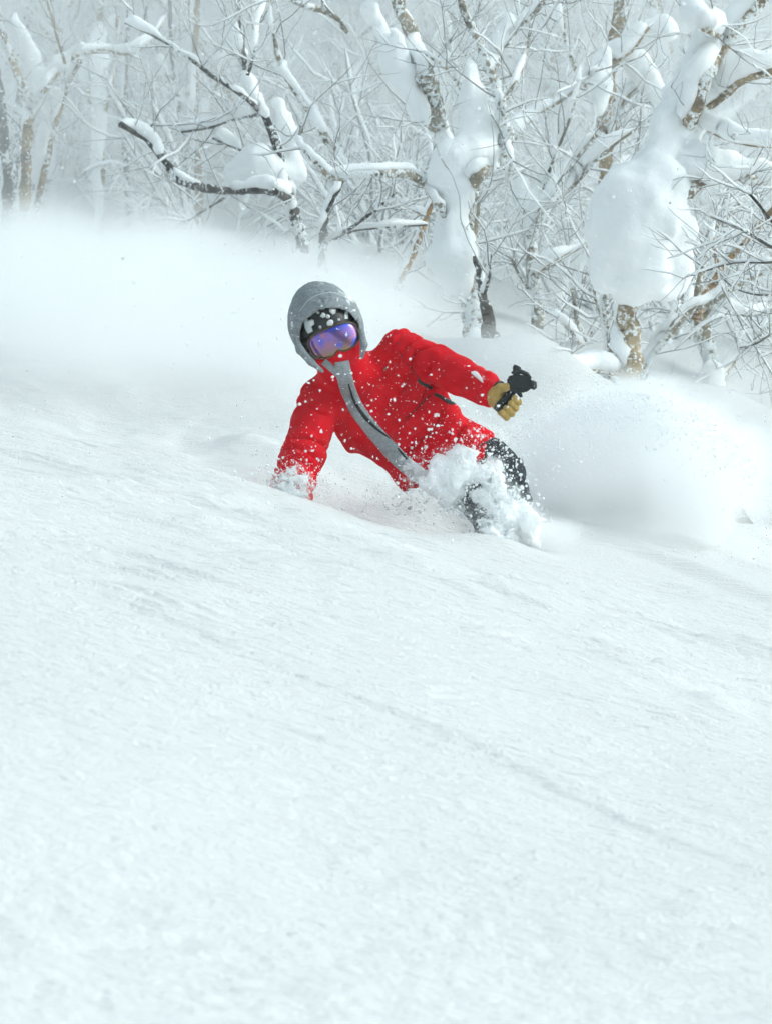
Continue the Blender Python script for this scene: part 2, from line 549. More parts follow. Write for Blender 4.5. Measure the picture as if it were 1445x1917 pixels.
def ground(x, y, detail=True):
    x = np.asarray(x, float); y = np.asarray(y, float)
    z = ground_base(x, y)
    for (mx, my, h, sx, sy) in MOUNDS:
        z = z + h * np.exp(-((x - mx) / sx) ** 2 - ((y - my) / sy) ** 2)
    # trough cut by the skier, running up the hill to the left behind the near lip
    tc = 12.35 - 0.20 * np.clip(-x - 0.2, 0, 2.5) + 0.10 * np.clip(x, 0, 4)
    side = 1 - sstep(0.30, 0.8, x)
    z = z - 0.17 * np.exp(-((y - tc) / 0.34) ** 2) * side
    z = z + 0.02 * np.exp(-((y - (tc - 0.75)) / 0.3) ** 2) * side * (1 - np.exp(-((x - 0.1) / 0.5) ** 2))
    z = z + 0.055 * np.exp(-((x - 0.42) / 0.24) ** 2 - ((y - 11.55) / 0.22) ** 2) - 0.05 * np.exp(-((x - 0.10) / 0.40) ** 2) * sstep(10.8, 11.75, y) * (1 - sstep(12.2, 12.6, y))
    z = z - 0.10 * np.exp(-((y - 13.2) / 0.85) ** 2) * sstep(0.3, 1.0, -x)
    # drift on the right
    dr = at(1300, 1015, 11.9)
    z = z + 0.045 * sstep(-0.05, 0.22, x - dr[0] - 0.5 * (12.0 - y)) * np.exp(-((y - 12.1) / 0.9) ** 2)
    # kicked snow behind the skier on the right
    z = z + 0.03 * fbm(x * 3, y * 3, seed=5) * sstep(12.2, 12.8, y) * (1 - sstep(14, 17, y))
    z = z + 0.035 * fbm(x * 0.8, y * 0.5, seed=3, oct=2)
    z = z + 0.25 * fbm(x * 0.16, y * 0.16, seed=4, oct=2) * sstep(19, 30, y)
    if not detail: return z
    near = 1 - sstep(11.2, 12.0, y)
    d, f = line_dist(x, y, RIDGE)
    d = d + 0.02 * fbm(x * 5, y * 5, seed=8, oct=2) + 0.010 * vnoise(x * 27, y * 27, seed=18)
    f = f * np.clip(1.0 + 0.25 * vnoise(x * 2.5, y * 2.5, seed=10), 0.1, 1.3)
    z = z + f * 0.009 / (1 + np.exp(-np.clip(d / 0.009, -40, 40))) * np.exp(-np.maximum(d, 0) / 0.35)
    d, f = line_dist(x, y, RIDGE2)
    d = d + 0.03 * vnoise(x * 7, y * 7, seed=9)
    z = z + f * 0.012 / (1 + np.exp(-np.clip(d / 0.012, -40, 40))) * np.exp(-np.maximum(d, 0) / 0.3)
    # wind ripples
    u = x + 0.10 * y; v = y - 0.06 * x + 0.22 * fbm(x * 1.3, y * 1.3, seed=21, oct=2)
    mask = sstep(-0.5, 0.6, fbm(x * 1.1, y * 1.6, seed=22, oct=2))
    ph = v / 0.115 + 0.7 * vnoise(u * 3.2, v * 5, seed=23)
    rip = (0.5 + 0.5 * np.sin(2 * math.pi * ph)) ** 1.7
    brk = sstep(-0.45, 0.5, vnoise(u * 5.0, v * 9, seed=24))
    ramp_far = 0.35 + 0.65 * sstep(5.0, 8.5, y)
    z = z + near * mask * brk * rip * (0.012 + 0.008 * sstep(6.0, 8.0, y)) * ramp_far
    z = z + near * (0.0068 * ramp_far * fbm(u * 6, v * 24, seed=31, oct=3) + 0.0034 * (1 - ramp_far) * fbm(x * 13, y * 16, seed=32, oct=3) + 0.0022 * vnoise(x * 38, y * 42, seed=33))
    return z

ys = np.concatenate([np.linspace(-25, 1.5, 14), np.arange(2.0, 3.3, 0.05), np.arange(3.3, 12.6, 0.0125), np.arange(12.6, 14, 0.04),
                     np.arange(14, 20, 0.08), np.arange(20, 30, 0.16), np.arange(30, 60, 0.8), np.linspace(60, 150, 30)])
uu = np.linspace(-1.35, 1.35, 360)
outer = np.array([1.5, 1.8, 2.3, 3, 4, 6, 9, 14, 22, 36, 60, 100])
cols = len(uu) + 2 * len(outer)
X = np.zeros((len(ys), cols)); Yg = np.repeat(ys[:, None], cols, 1)
for i, y in enumerate(ys):
    hw = 0.1364 * max(y, 2.5)
    inner = uu * hw
    add = (outer - 1.35) ** 1.0 * 1.0
    right = inner[-1] + add * (1 + 0.02 * y)
    X[i] = np.concatenate([-right[::-1], inner, right])
Zg = ground(X, Yg)
nr, nc = X.shape
ii = np.arange(nr - 1)[:, None] * nc; jj = np.arange(nc - 1)[None, :]
Qg = np.stack([ii + jj, ii + jj + 1, ii + nc + jj + 1, ii + nc + jj], -1).reshape(-1, 4)
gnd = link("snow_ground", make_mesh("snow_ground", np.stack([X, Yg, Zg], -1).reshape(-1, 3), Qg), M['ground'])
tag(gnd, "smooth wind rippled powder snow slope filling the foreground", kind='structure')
def gz(x, y): return float(ground(np.array([x]), np.array([y]), False)[0])

# ------------------------------------------------------------------ trees
WIND = np.array([-0.85, 0.10, 0.25])
def snow_tube(mb, P, r, H, seed, k=6, gap=-0.35, fr=3.0):
    """lumpy snow lying along the upper and windward side of a limb"""
    P = np.asarray(P, float)
    t = np.gradient(P, axis=0); t /= np.linalg.norm(t, axis=1, keepdims=True) + 1e-12
    up = np.array([0, 0, 1.0])
    o = up - (t @ up)[:, None] * t
    m = np.linalg.norm(o, axis=1)
    ow = WIND - (t @ WIND)[:, None] * t
    o = o + 0.45 * ow
    o /= np.linalg.norm(o, axis=1, keepdims=True) + 1e-9
    nz = fbm(P[:, 0] * fr + seed, P[:, 1] * fr, P[:, 2] * fr, seed=seed % 97, oct=2)
    h = H * (0.30 + 0.70 * m) * np.clip(0.75 + 0.9 * nz, 0.0, 2)
    h = h * sstep(gap - 0.15, gap + 0.2, nz)
    e = np.ones(len(P)); e[0] = 0.35; e[-1] = 0.25
    h = h * e
    rs = np.maximum(0.55 * r + 0.55 * h, 1e-4) * (h > H * 0.05) + 1e-4
    cen = P + o * (0.62 * r + 0.5 * h)[:, None]
    mb.tube(cen, rs, k)

def twig_path(p, d, L, n, wob, lift, rg):
    pts = [np.array(p, float)]
    d = np.array(d, float); d /= np.linalg.norm(d)
    for i in range(n):
        d = d + rg.normal(0, wob, 3) + np.array([0, 0, lift])
        d /= np.linalg.norm(d)
        pts.append(pts[-1] + d * L / n)
    return np.array(pts)

def add_twigs(mbt, mbs, P, R, rg, count, Lr=(0.35, 1.0), levels=2, rad=0.005, lift=0.05, snowH=0.012, t0=0.15, k=4):
    n = len(P)
    for c in range(count):
        i = int(np.clip(rg.uniform(t0, 1.0) * (n - 1), 0, n - 2))
        base = P[i] + (P[i + 1] - P[i]) * rg.random()
        tan = P[i + 1] - P[i]; tan = tan / (np.linalg.norm(tan) + 1e-9)
        rnd = rg.normal(0, 1, 3); rnd -= (rnd @ tan) * tan; rnd /= np.linalg.norm(rnd) + 1e-9
        d = tan * rg.uniform(0.15, 0.9) + rnd * rg.uniform(0.5, 1.0) + np.array([0, 0, 0.15])
        L = rg.uniform(*Lr)
        q = twig_path(base, d, L, 6, 0.17, lift, rg)
        r = rad * rg.uniform(0.7, 1.3) * np.linspace(1, 0.35, len(q))
        mbt.tube(q, r, k, cap=False)
        if rg.random() < 0.85: snow_tube(mbs, q, r, snowH * rg.uniform(0.5, 1.5), int(rg.integers(1e6)), 5, -0.3, 4)
        if levels > 1:
            add_twigs(mbt, mbs, q, r, rg, int(rg.integers(2, 5)), (L * 0.3, L * 0.7), levels - 1, rad * 0.6, lift, snowH * 0.65, 0.2, 3)

def limb_from_px(pts, Y, rg, depth=0.25):
    """pts: (px, py, half width px[, depth offset]) -> smoothed world points, radii"""
    rows = []
    for p in pts:
        dy = p[3] if len(p) > 3 else 0.0
        c = at(p[0], p[1], Y + dy)
        rows.append([*c, p[2] * K * Y])
    A = smooth_path(np.array(rows), 6)
    P, r = A[:, :3].copy(), np.maximum(A[:, 3], 0.002)
    s = np.arange(len(P))
    off = depth * vnoise(s * 0.16, np.full(len(s), rg.uniform(0, 50)), seed=int(rg.integers(1000)))
    off = off - off[0]
    P = P * (1 + off / Y)[:, None]                 # wander in depth along the line of growth
    P[:, 0] += 0.35 * r * vnoise(s * 0.7, np.full(len(s), 3.3), seed=int(rg.integers(1000)))
    r = r * (1 + 0.16 * vnoise(s * 0.9, np.full(len(s), 1.1), seed=int(rg.integers(1000))))
    return P, r

def gnarled(mb, P, r, k=10, seed=0):
    a = np.arange(k)
    s = np.arange(len(P))
    rr = r[:, None] * (1 + 0.16 * vnoise(s[:, None] * 0.8 + 0 * a[None], a[None] * 1.4 + 0 * s[:, None], seed=seed))
    mb.tube(P, rr, k)

def blob_field(blobs, Y, amp=0.05, fr=4.6, k=0.06, seed=0):
    """snow mass: chains of (px, py, half width px[, depth offset])"""
    caps = []
    rl = np.random.default_rng(seed + 40)
    extra = []
    for ch in blobs:
        for (p, q) in zip(ch[:-1], ch[1:]):
            if max(p[2], q[2]) < 24: continue
            for _ in range(4):
                t = rl.random(); s_ = rl.choice([-1, 1])
                w_ = p[2] + (q[2] - p[2]) * t
                dz = (p[3] if len(p) > 3 else 0)
                extra.append([(p[0] + (q[0] - p[0]) * t + s_ * w_ * rl.uniform(.55, .95), p[1] + (q[1] - p[1]) * t + w_ * rl.uniform(-.4, .4), w_ * rl.uniform(.18, .36), dz * rl.uniform(0.3, 1.3))])
    for ch in list(blobs) + extra:
        pts = [(at(p[0], p[1], Y + (p[3] if len(p) > 3 else 0)), p[2] * K * Y) for p in ch]
        if len(pts) == 1: pts = pts * 2
        caps.append(pts)
    allp = np.array([p for c in caps for p, _ in c]); allr = np.array([r for c in caps for _, r in c])
    lo = (allp - allr[:, None]).min(0) - 0.08; hi = (allp + allr[:, None]).max(0) + 0.08
    def f(P):
        d = None
        for c in caps: d = chain(P, c, k, d)
        return d - amp * fbm(P[..., 0] * fr, P[..., 1] * fr, P[..., 2] * fr * 0.7, seed=seed, oct=3) - 0.35 * amp * fbm(P[..., 0] * fr * 3.3, P[..., 1] * fr * 3.3, P[..., 2] * fr * 2, seed=seed + 5, oct=2)
    return f, lo, hi

tree_no = [0]
def hero_tree(label, Y, trunk, limbs, bark, snowH=0.05, twigs=6, blobs=None, twig_len=(0.3, 0.9), name='birch_tree', cat='tree',
              limb_snow=None, twig_mat='twig', trunk_snow=0.6, twig_rad=0.0042, voxel=0.024):
    tree_no[0] += 1
    rg = np.random.default_rng(100 + tree_no[0])
    P, r = limb_from_px(trunk, Y, rg, 0.15)
    root = empty(name, P[0])
    tag(root, label, cat)
    mb = MB(); gnarled(mb, P, r, 12, tree_no[0]); mb.build('trunk', M[bark], root)
    mt, ms = MB(), MB()
    snow_tube(ms, P, r, snowH * trunk_snow, 7 + tree_no[0], 8, -0.25, 2.0)
    add_twigs(mt, ms, P, r, rg, max(2, twigs // 2), twig_len, 2, twig_rad)
    for i, l in enumerate(limbs):
        bk = bark
        sh = snowH
        if isinstance(l, dict):
            bk = l.get('bark', bark); sh = l.get('snow', snowH); l = l['p']
        Q, q = limb_from_px(l, Y, rg, 0.3)
        mb = MB(); gnarled(mb, Q, q, 9, i + 31 * tree_no[0]); mb.build('limb', M[bk], root)
        snow_tube(ms, Q, q, sh, 13 * i + tree_no[0], 8, -0.4, 2.4)
        add_twigs(mt, ms, Q, q, rg, twigs, twig_len, 2, twig_rad)
    tw = mt.build('twigs', M[twig_mat], root); tag(tw, kind='stuff')
    ms.build('snow_cover', M['snow'], root)
    if blobs:
        f, lo, hi = blob_field(blobs, Y, seed=tree_no[0])
        sdf_obj('snow_load', f, lo, hi, voxel, M['snow'], root, relax=2)
    return root

# far-left tan birch with a wide fork
hero_tree("tan forked birch with snow heaped in its fork, at the far left edge", 25.0,
    [(50, 520, 12), (50, 420, 12), (49, 320, 11), (53, 240, 10), (55, 195, 9)],
    [[(55, 197, 9), (38, 150, 8), (15, 88, 7), (-5, 20, 7), (-22, -70, 6)],
     [(57, 200, 7), (85, 165, 6), (115, 125, 6), (150, 100, 5), (200, 94, 5), (245, 98, 4), (285, 72, 3), (310, 30, 2)],
     [(62, 420, 7, .3), (88, 300, 6, .3), (103, 235, 5, .3), (125, 165, 5, .2), (150, 112, 4)],
     [(122, 118, 3), (105, 60, 2.5), (84, -15, 2)]],
    'bark_tan', 0.05, 5, [[(30, 30, 13, .18), (55, 105, 17, .18), (75, 160, 15, .18)], [(80, 160, 10, .15), (112, 112, 11, .15), (150, 84, 8, .1)], [(70, 340, 10, .35), (84, 250, 11, .35), (104, 170, 10, .35)]], (0.3, 0.9), voxel=0.03)
# plastered stem and its neighbours
hero_tree("straight birch plastered white with snow, between the tan fork and the thin dark stems", 27.0,
    [(186, 470, 9), (187, 330, 8), (187, 200, 8), (188, 90, 7), (190, -60, 6)],
    [[(182, 260, 5), (170, 200, 4), (165, 160, 3), (150, 100, 2.5)], [(190, 240, 4), (205, 180, 4), (215, 110, 3), (220, 30, 3)]],
    'bark_tan', 0.12, 3, [[(184, 420, 12, -.12), (185, 300, 14, -.12), (187, 190, 15, -.12), (187, 110, 18, -.1), (184, 60, 10, -.1)]], voxel=0.03)
hero_tree("thin dark upright stem just right of the snow-plastered birch", 29.0,
    [(240, 430, 6), (236, 300, 6), (234, 210, 6), (236, 110, 5), (240, 30, 4), (244, -50, 4)],
    [[(236, 230, 4), (215, 190, 3), (200, 130, 3), (196, 80, 2)], [(238, 120, 3), (262, 70, 2.5), (275, 10, 2)]], 'bark_dark', 0.06, 6)
hero_tree("slim dark tree beside a tan stem behind the curved dark branch", 28.0,
    [(352, 430, 9), (345, 300, 8), (336, 230, 7), (328, 150, 5), (320, 70, 4), (316, -50, 3)],
    [[(345, 300, 5), (356, 230, 4), (362, 180, 3)], [(330, 170, 4), (300, 110, 3), (290, 60, 2)]], 'bark_dark', 0.07, 6)
hero_tree("slim tan stem right beside the slim dark tree", 27.0,
    [(376, 450, 8), (371, 330, 7), (368, 230, 6), (366, 110, 6), (369, 20, 6), (372, -60, 5)],
    [[(370, 260, 4), (392, 190, 3), (410, 150, 3), (430, 90, 2)]], 'bark_tan', 0.07, 5)
hero_tree("grey birch trunk cut by the left edge of the photo, left of the tan fork", 26.5,
    [(12, 480, 10), (14, 360, 9), (10, 280, 9), (2, 200, 8), (-10, 100, 7)],
    [[(14, 340, 5), (40, 290, 4), (60, 240, 3)]], 'bark_dark', 0.09, 5)
# dark leaning tree, centre left
hero_tree("dark leaning tree with a long curved branch drooping to the left", 19.5,
    [(586, 560, 13), (568, 465, 12), (548, 395, 10), (532, 325, 8), (516, 270, 8), (493, 213, 7)],
    [dict(p=[(493, 213, 6), (450, 175, 4.5), (400, 143, 4), (360, 112, 3.5), (300, 72, 3), (235, 42, 2)], bark='bark_dark'),
     [(497, 222, 5), (478, 185, 6), (464, 145, 7), (455, 100, 6), (448, 55, 4), (452, -20, 3)],
     [(464, 140, 4), (478, 90, 3), (486, 40, 2.5), (500, -20, 2)],
     dict(p=[(548, 375, 8), (515, 358, 8), (485, 353, 9), (440, 357, 8), (395, 353, 8), (352, 344, 8), (326, 326, 8), (300, 290, 7), (270, 258, 5.5), (226, 232, 5)], snow=0.085),
     [(268, 256, 3.5), (280, 240, 3), (290, 229, 2)],
     [(486, 213, 4), (440, 222, 3.5), (390, 238, 3), (340, 246, 2)],
     [(478, 292, 3), (440, 276, 3), (398, 258, 2.5)],
     [(420, 370, 2.5, .4), (380, 395, 2.5, .4), (330, 425, 2, .4)]],
    'bark_dark', 0.085, 6, [[(440, 325, 22, .1), (480, 310, 32, .1), (525, 318, 24, .1)], [(520, 195, 20, .15), (540, 250, 22, .15), (560, 320, 20, .15)]], (0.25, 0.8))
hero_tree("small dark stem with two thin side branches, just above the skier's hood", 18.8,
    [(606, 560, 10), (605, 470, 8), (606, 430, 7), (612, 400, 6), (625, 368, 5), (640, 343, 4), (652, 300, 3)],
    [[(605, 458, 5), (640, 437, 3.5), (690, 402, 3), (745, 358, 2)],
     [(610, 455, 4), (660, 432, 3), (720, 425, 2.5), (800, 420, 2)]], 'bark_dark', 0.05, 5)
# central birch
hero_tree("big central birch with heavy snow on its trunk and a long arching limb", 18.0,
    [(900, 670, 28), (890, 600, 24), (880, 545, 20), (870, 450, 18), (862, 380, 18), (856, 305, 18)],
    [[(856, 315, 18), (832, 262, 15), (812, 200, 18), (796, 140, 18), (776, 82, 15), (752, 22, 13), (735, -50, 12)],
     [(872, 380, 17), (895, 332, 15), (925, 300, 14), (946, 262, 13), (937, 200, 10), (926, 155, 9), (912, 125, 8), (890, 70, 8), (868, 20, 7), (858, -50, 6)],
     [(918, 138, 8), (935, 97, 7), (955, 66, 7), (990, 32, 6), (1035, -20, 5)],
     dict(p=[(852, 430, 8), (822, 385, 8), (800, 350, 8), (765, 326, 9), (710, 323, 9), (655, 327, 9), (620, 330, 7), (596, 307, 7), (580, 286, 6), (562, 270, 6), (564, 235, 4)], snow=0.022),
     [(655, 322, 7), (630, 286, 7), (606, 250, 7), (585, 215, 6), (555, 172, 5), (530, 130, 5), (514, 70, 4), (504, -20, 3)],
     [(868, 282, 9), (868, 240, 6), (872, 200, 4.5), (860, 162, 4), (832, 125, 4), (790, 95, 3)],
     [(832, 125, 3), (842, 100, 2.5), (838, 70, 2)],
     [(880, 470, 6, -.1), (890, 430, 4, -.1), (896, 380, 3, -.1)],
     [(935, 200, 4), (960, 160, 4), (985, 100, 3), (992, 40, 2)],
     [(946, 262, 6), (958, 300, 5), (950, 340, 4)],
     [(640, 95, 0.1), (650, 60, 5, .5), (620, 25, 6, .5), (560, 5, 6, .5), (520, -10, 5, .5)][1:]],
    'bark_pale', 0.042, 6,
    [[(860, 535, 26, -.16), (852, 480, 37, -.17), (845, 420, 36, -.15), (850, 355, 40, -.15), (850, 310, 40, -.12)],
     [(895, 300, 30, -.1), (900, 235, 30, -.08), (893, 180, 24, -.08), (882, 130, 22, -.05)],
     [(690, 20, 30, .25), (730, 85, 25, .2), (765, 160, 20, .15), (790, 220, 18, .1)],
     [(928, 90, 16, .1), (955, 40, 18, .1)]], (0.25, 0.75))
hero_tree("dark crooked root stem leaning against the base of the central birch", 17.7,
    [(922, 650, 17), (912, 600, 13), (902, 550, 8), (895, 510, 6), (888, 480, 4)], [[(903, 560, 4), (915, 520, 3), (918, 470, 2)]], 'bark_dark', 0.04, 2, name='crooked_stem')
hero_tree("thin tan sapling leaning right, between the skier's hood and central birch", 20.0,
    [(735, 580, 7), (750, 525, 7), (772, 480, 6), (790, 430, 6), (803, 395, 5), (820, 340, 3)], [[(800, 405, 4), (775, 392, 3.5), (755, 375, 2.5)]], 'bark_orange', 0.04, 6)
# right of centre
hero_tree("grey birch with thin ascending branches, behind the black device", 20.0,
    [(1014, 720, 15), (1010, 620, 13), (1003, 545, 12), (992, 465, 13), (1002, 418, 10), (1030, 368, 8), (1062, 318, 6), (1115, 250, 5)],
    [[(998, 520, 6), (1040, 488, 5), (1105, 452, 4), (1160, 430, 3)], [(1028, 385, 6), (1080, 338, 5), (1130, 285, 4), (1190, 240, 3)],
     [(990, 470, 5), (1010, 380, 4), (1035, 300, 4), (1070, 210, 3), (1090, 120, 3)], [(1002, 560, 4), (965, 500, 3), (940, 430, 2)],
     [(960, 260, 5), (1000, 218, 4), (1060, 180, 4), (1120, 130, 3)]],
    'bark_pale', 0.075, 8, [[(975, 345, 20, .12), (985, 400, 32, .12), (990, 452, 20, .1)], [(1085, 470, 16, .1), (1060, 520, 14, .1), (1040, 560, 12, .1)], [(1060, 330, 16, .2), (1075, 280, 14, .2)], [(985, 440, 12), (1008, 400, 16), (1050, 345, 14)]])
hero_tree("pale birch with snow caked on its left side, behind the great snow load", 20.5,
    [(1142, 500, 17), (1140, 380, 16), (1136, 305, 15), (1132, 255, 15), (1137, 180, 14), (1145, 100, 13), (1157, 30, 12), (1168, -60, 11)],
    [[(1138, 290, 9), (1150, 235, 8), (1166, 192, 7), (1195, 162, 6), (1225, 158, 4)], [(1142, 120, 5), (1180, 95, 4), (1215, 50, 3)], [(1150, 330, 4), (1195, 300, 4), (1240, 285, 3)],
     [(1136, 200, 5), (1090, 150, 4), (1060, 80, 4), (1050, 0, 3)]],
    'bark_tan', 0.09, 8, [[(1118, 205, 10, -.1), (1122, 150, 13, -.1), (1130, 90, 11, -.1)], [(1190, 110, 22, .1), (1215, 140, 20, .1), (1240, 185, 16, .1)], [(1205, 60, 20, .2), (1250, 55, 24, .2)]])
# the great plastered tree
hero_tree("largest snow-plastered tree, its bare tan trunk foot showing under a huge snow load", 17.0,
    [(1184, 780, 27), (1180, 700, 25), (1178, 620, 23), (1182, 550, 21), (1202, 450, 22), (1235, 360, 22), (1255, 305, 19)],
    [[(1250, 325, 17), (1268, 268, 16), (1296, 215, 15), (1318, 150, 14), (1345, 95, 14), (1375, 55, 13), (1425, 0, 12), (1470, -60, 11)],
     dict(p=[(1240, 400, 14), (1282, 366, 13), (1310, 342, 12), (1337, 327, 11), (1390, 333, 10), (1450, 343, 10), (1530, 372, 8)], snow=0.0),
     dict(p=[(1302, 212, 9), (1342, 186, 9), (1385, 152, 9), (1430, 134, 9), (1500, 126, 8)], snow=0.14),
     [(1352, 70, 6), (1325, 56, 6), (1300, 36, 5), (1284, -30, 5)],
     dict(p=[(1160, 700, 6, -.05), (1120, 694, 5, -.1), (1065, 692, 5, -.1), (1032, 700, 5, -.1), (1008, 714, 4, -.1)], snow=0.08),
     [(1300, 220, 5), (1340, 250, 4), (1400, 270, 3), (1470, 275, 2)]],
    'bark_tan', 0.10, 6,
    [[(1140, 505, 30, -.18), (1143, 440, 34, -.2), (1160, 370, 36, -.2), (1190, 320, 34, -.16)],
     [(1182, 528, 34, -.22), (1188, 450, 44, -.25), (1200, 370, 46, -.24), (1215, 305, 38, -.2)],
     [(1226, 505, 34, -.22), (1232, 420, 42, -.25), (1236, 330, 42, -.2)],
     [(1266, 492, 24, -.16), (1270, 440, 26, -.18), (1262, 360, 30, -.18)],
     [(1126, 528, 17, -.14), (1130, 480, 20, -.16)], [(1160, 548, 14, -.12)], [(1240, 538, 16, -.14)], [(1268, 522, 15, -.12), (1272, 480, 18, -.14)],
     [(1222, 290, 32, -.12), (1248, 235, 30, -.1), (1276, 175, 26, -.08), (1300, 110, 22, -.05), (1325, 60, 18, 0)],
     [(1278, 318, 26, -.06), (1312, 308, 25, -.06), (1370, 312, 23, -.06), (1450, 320, 22, -.06), (1520, 348, 18, -.06)],
     [(1290, 250, 10, 0), (1330, 222, 12, 0)]], (0.2, 0.65))
hero_tree("greyish tan birch at the right, behind the blown powder", 19.0,
    [(1362, 850, 24), (1348, 780, 21), (1336, 720, 19), (1322, 650, 16), (1310, 590, 14), (1308, 520, 11), (1330, 440, 9), (1382, 378, 7)],
    [[(1330, 680, 7), (1300, 620, 4), (1290, 560, 3)], [(1340, 720, 6), (1385, 660, 5), (1430, 620, 4), (1480, 560, 3)], [(1312, 600, 6), (1360, 540, 5), (1420, 500, 4)],
     [(1360, 830, 7), (1410, 805, 5), (1470, 770, 4)]],
    'bark_pale', 0.06, 9, [[(1345, 770, 18, -.1), (1335, 700, 15, -.1)]])
hero_tree("slender grey birch arching right from beside the big bare trunk foot", 18.0,
    [(1196, 730, 7), (1215, 672, 7), (1250, 628, 7), (1290, 582, 6), (1330, 566, 6), (1400, 522, 5), (1480, 495, 4)],
    [[(1290, 582, 4), (1300, 520, 3.5), (1325, 470, 3)], [(1215, 672, 4), (1260, 600, 3), (1275, 540, 2)], [(1340, 565, 3), (1390, 590, 2.5), (1440, 585, 2)]],
    'bark_pale', 0.055, 8)
hero_tree("thin twin stem close left of the big bare trunk foot", 18.0,
    [(1146, 760, 7), (1144, 680, 7), (1138, 620, 6), (1132, 560, 6), (1140, 500, 5), (1128, 430, 4)], [[(1138, 620, 4), (1115, 560, 3), (1108, 480, 2)]], 'bark_pale', 0.05, 6)
hero_tree("short pale stem standing left of the thin twin stem", 19.5,
    [(1100, 770, 8), (1098, 700, 7), (1094, 650, 6), (1080, 600, 4), (1070, 540, 3)], [[(1096, 660, 4), (1060, 610, 3), (1030, 590, 2)], [(1094, 650, 4), (1120, 600, 3), (1130, 560, 2)]], 'bark_pale', 0.06, 8)
hero_tree("orange-barked sapling leaning right, near the right edge under the snowy limb", 18.5,
    [(1300, 600, 8), (1345, 508, 7), (1390, 458, 6), (1430, 410, 6), (1480, 360, 5)], [[(1345, 508, 4), (1335, 450, 3), (1345, 400, 2)]], 'bark_orange', 0.05, 7)
hero_tree("dark fine-twigged shrub reaching in from the right edge of the photo", 15.5,
    [(1600, 700, 10), (1560, 600, 8), (1520, 520, 7), (1490, 470, 5)],
    [dict(p=[(1500, 480, 5), (1440, 460, 3.5), (1390, 430, 2.5), (1320, 400, 1.5)], snow=0.01), dict(p=[(1500, 480, 4), (1440, 490, 3), (1370, 492, 2.5), (1285, 518, 1.5)], snow=0.012),
     dict(p=[(1495, 470, 4), (1450, 420, 3), (1410, 370, 2.5), (1380, 340, 1.5)], snow=0.01), dict(p=[(1520, 520, 4), (1450, 550, 3), (1390, 545, 2), (1350, 520, 1.5)], snow=0.01),
     dict(p=[(1520, 540, 4), (1470, 600, 3), (1420, 640, 2), (1385, 650, 1.5)], snow=0.01)],
    'bark_dark', 0.012, 9, None, (0.15, 0.5), name='shrub', cat='shrub', twig_rad=0.0035)

# stump poking out of the snow at the right
def stump():
    rg = np.random.default_rng(5)
    P, r = limb_from_px([(1412, 1040, 17), (1398, 990, 15), (1386, 964, 12), (1381, 946, 6)], 13.75, rg, 0.05)
    root = empty('tree_stump', P[0])
    tag(root, "small brown stump poking out of the snow at the far right", "stump")
    mb = MB(); gnarled(mb, P, r, 12, 3); mb.build('trunk', M['bark_stump'], root)
    f, lo, hi = blob_field([[(1374, 944, 6, .02), (1384, 941, 7, .0), (1393, 950, 4, .03)]], 13.75, 0.012, 14, 0.03, 4)
    sdf_obj('snow_cap', f, lo, hi, 0.008, M['snow'], root)
stump()

# background wood: variants copied one by one
def wood_variant(seed, bark, twmat, H=5.5):
    rg = np.random.default_rng(seed)
    root = empty('woodland_tree', (0, 0, 0))
    lean = rg.normal(0, 0.16, 2)
    n = 12
    s = np.linspace(0, 1, n)
    P = np.stack([lean[0] * H * s + 0.18 * vnoise(s * 4, s * 0 + seed, seed=seed), lean[1] * H * s + 0.18 * vnoise(s * 4, s * 0 + seed, seed=seed + 1), -0.8 + (H + 0.8) * s], -1)
    r = np.linspace(rg.uniform(0.055, 0.10), 0.015, n)
    A = smooth_path(np.column_stack([P, r]), 3); P, r = A[:, :3], A[:, 3]
    mb = MB(); gnarled(mb, P, r, 8, seed); mb.build('trunk', M[bark], root)
    mt, ms = MB(), MB()
    snow_tube(ms, P, r, 0.10, seed, 6, -0.3, 2)
    nl = int(rg.integers(11, 16))
    for i in range(nl):
        k = int(rg.uniform(0.14, 0.92) * (len(P) - 1))
        az = rg.uniform(0, 2 * math.pi)
        d = np.array([math.cos(az), math.sin(az), rg.uniform(0.1, 1.1)])
        L = rg.uniform(1.0, 2.6) * (1 - 0.4 * k / len(P))
        q = twig_path(P[k], d, L, 9, 0.16, 0.05, rg)
        qr = np.linspace(min(r[k] * 0.6, 0.035), 0.006, len(q))
        ml = MB(); ml.tube(q, qr, 5, cap=False); ml.build('limb', M[bark], root)
        snow_tube(ms, q, qr, rg.uniform(0.05, 0.11), int(rg.integers(1e6)), 6, -0.35, 2.5)
        add_twigs(mt, ms, q, qr, rg, int(rg.integers(6, 10)), (0.4, 1.1), 2, 0.0055, 0.05, 0.024, 0.15, 4)
    tag(mt.build('twigs', M[twmat], root), kind='stuff')
    ms.build('snow_cover', M['snow'], root)
    return root

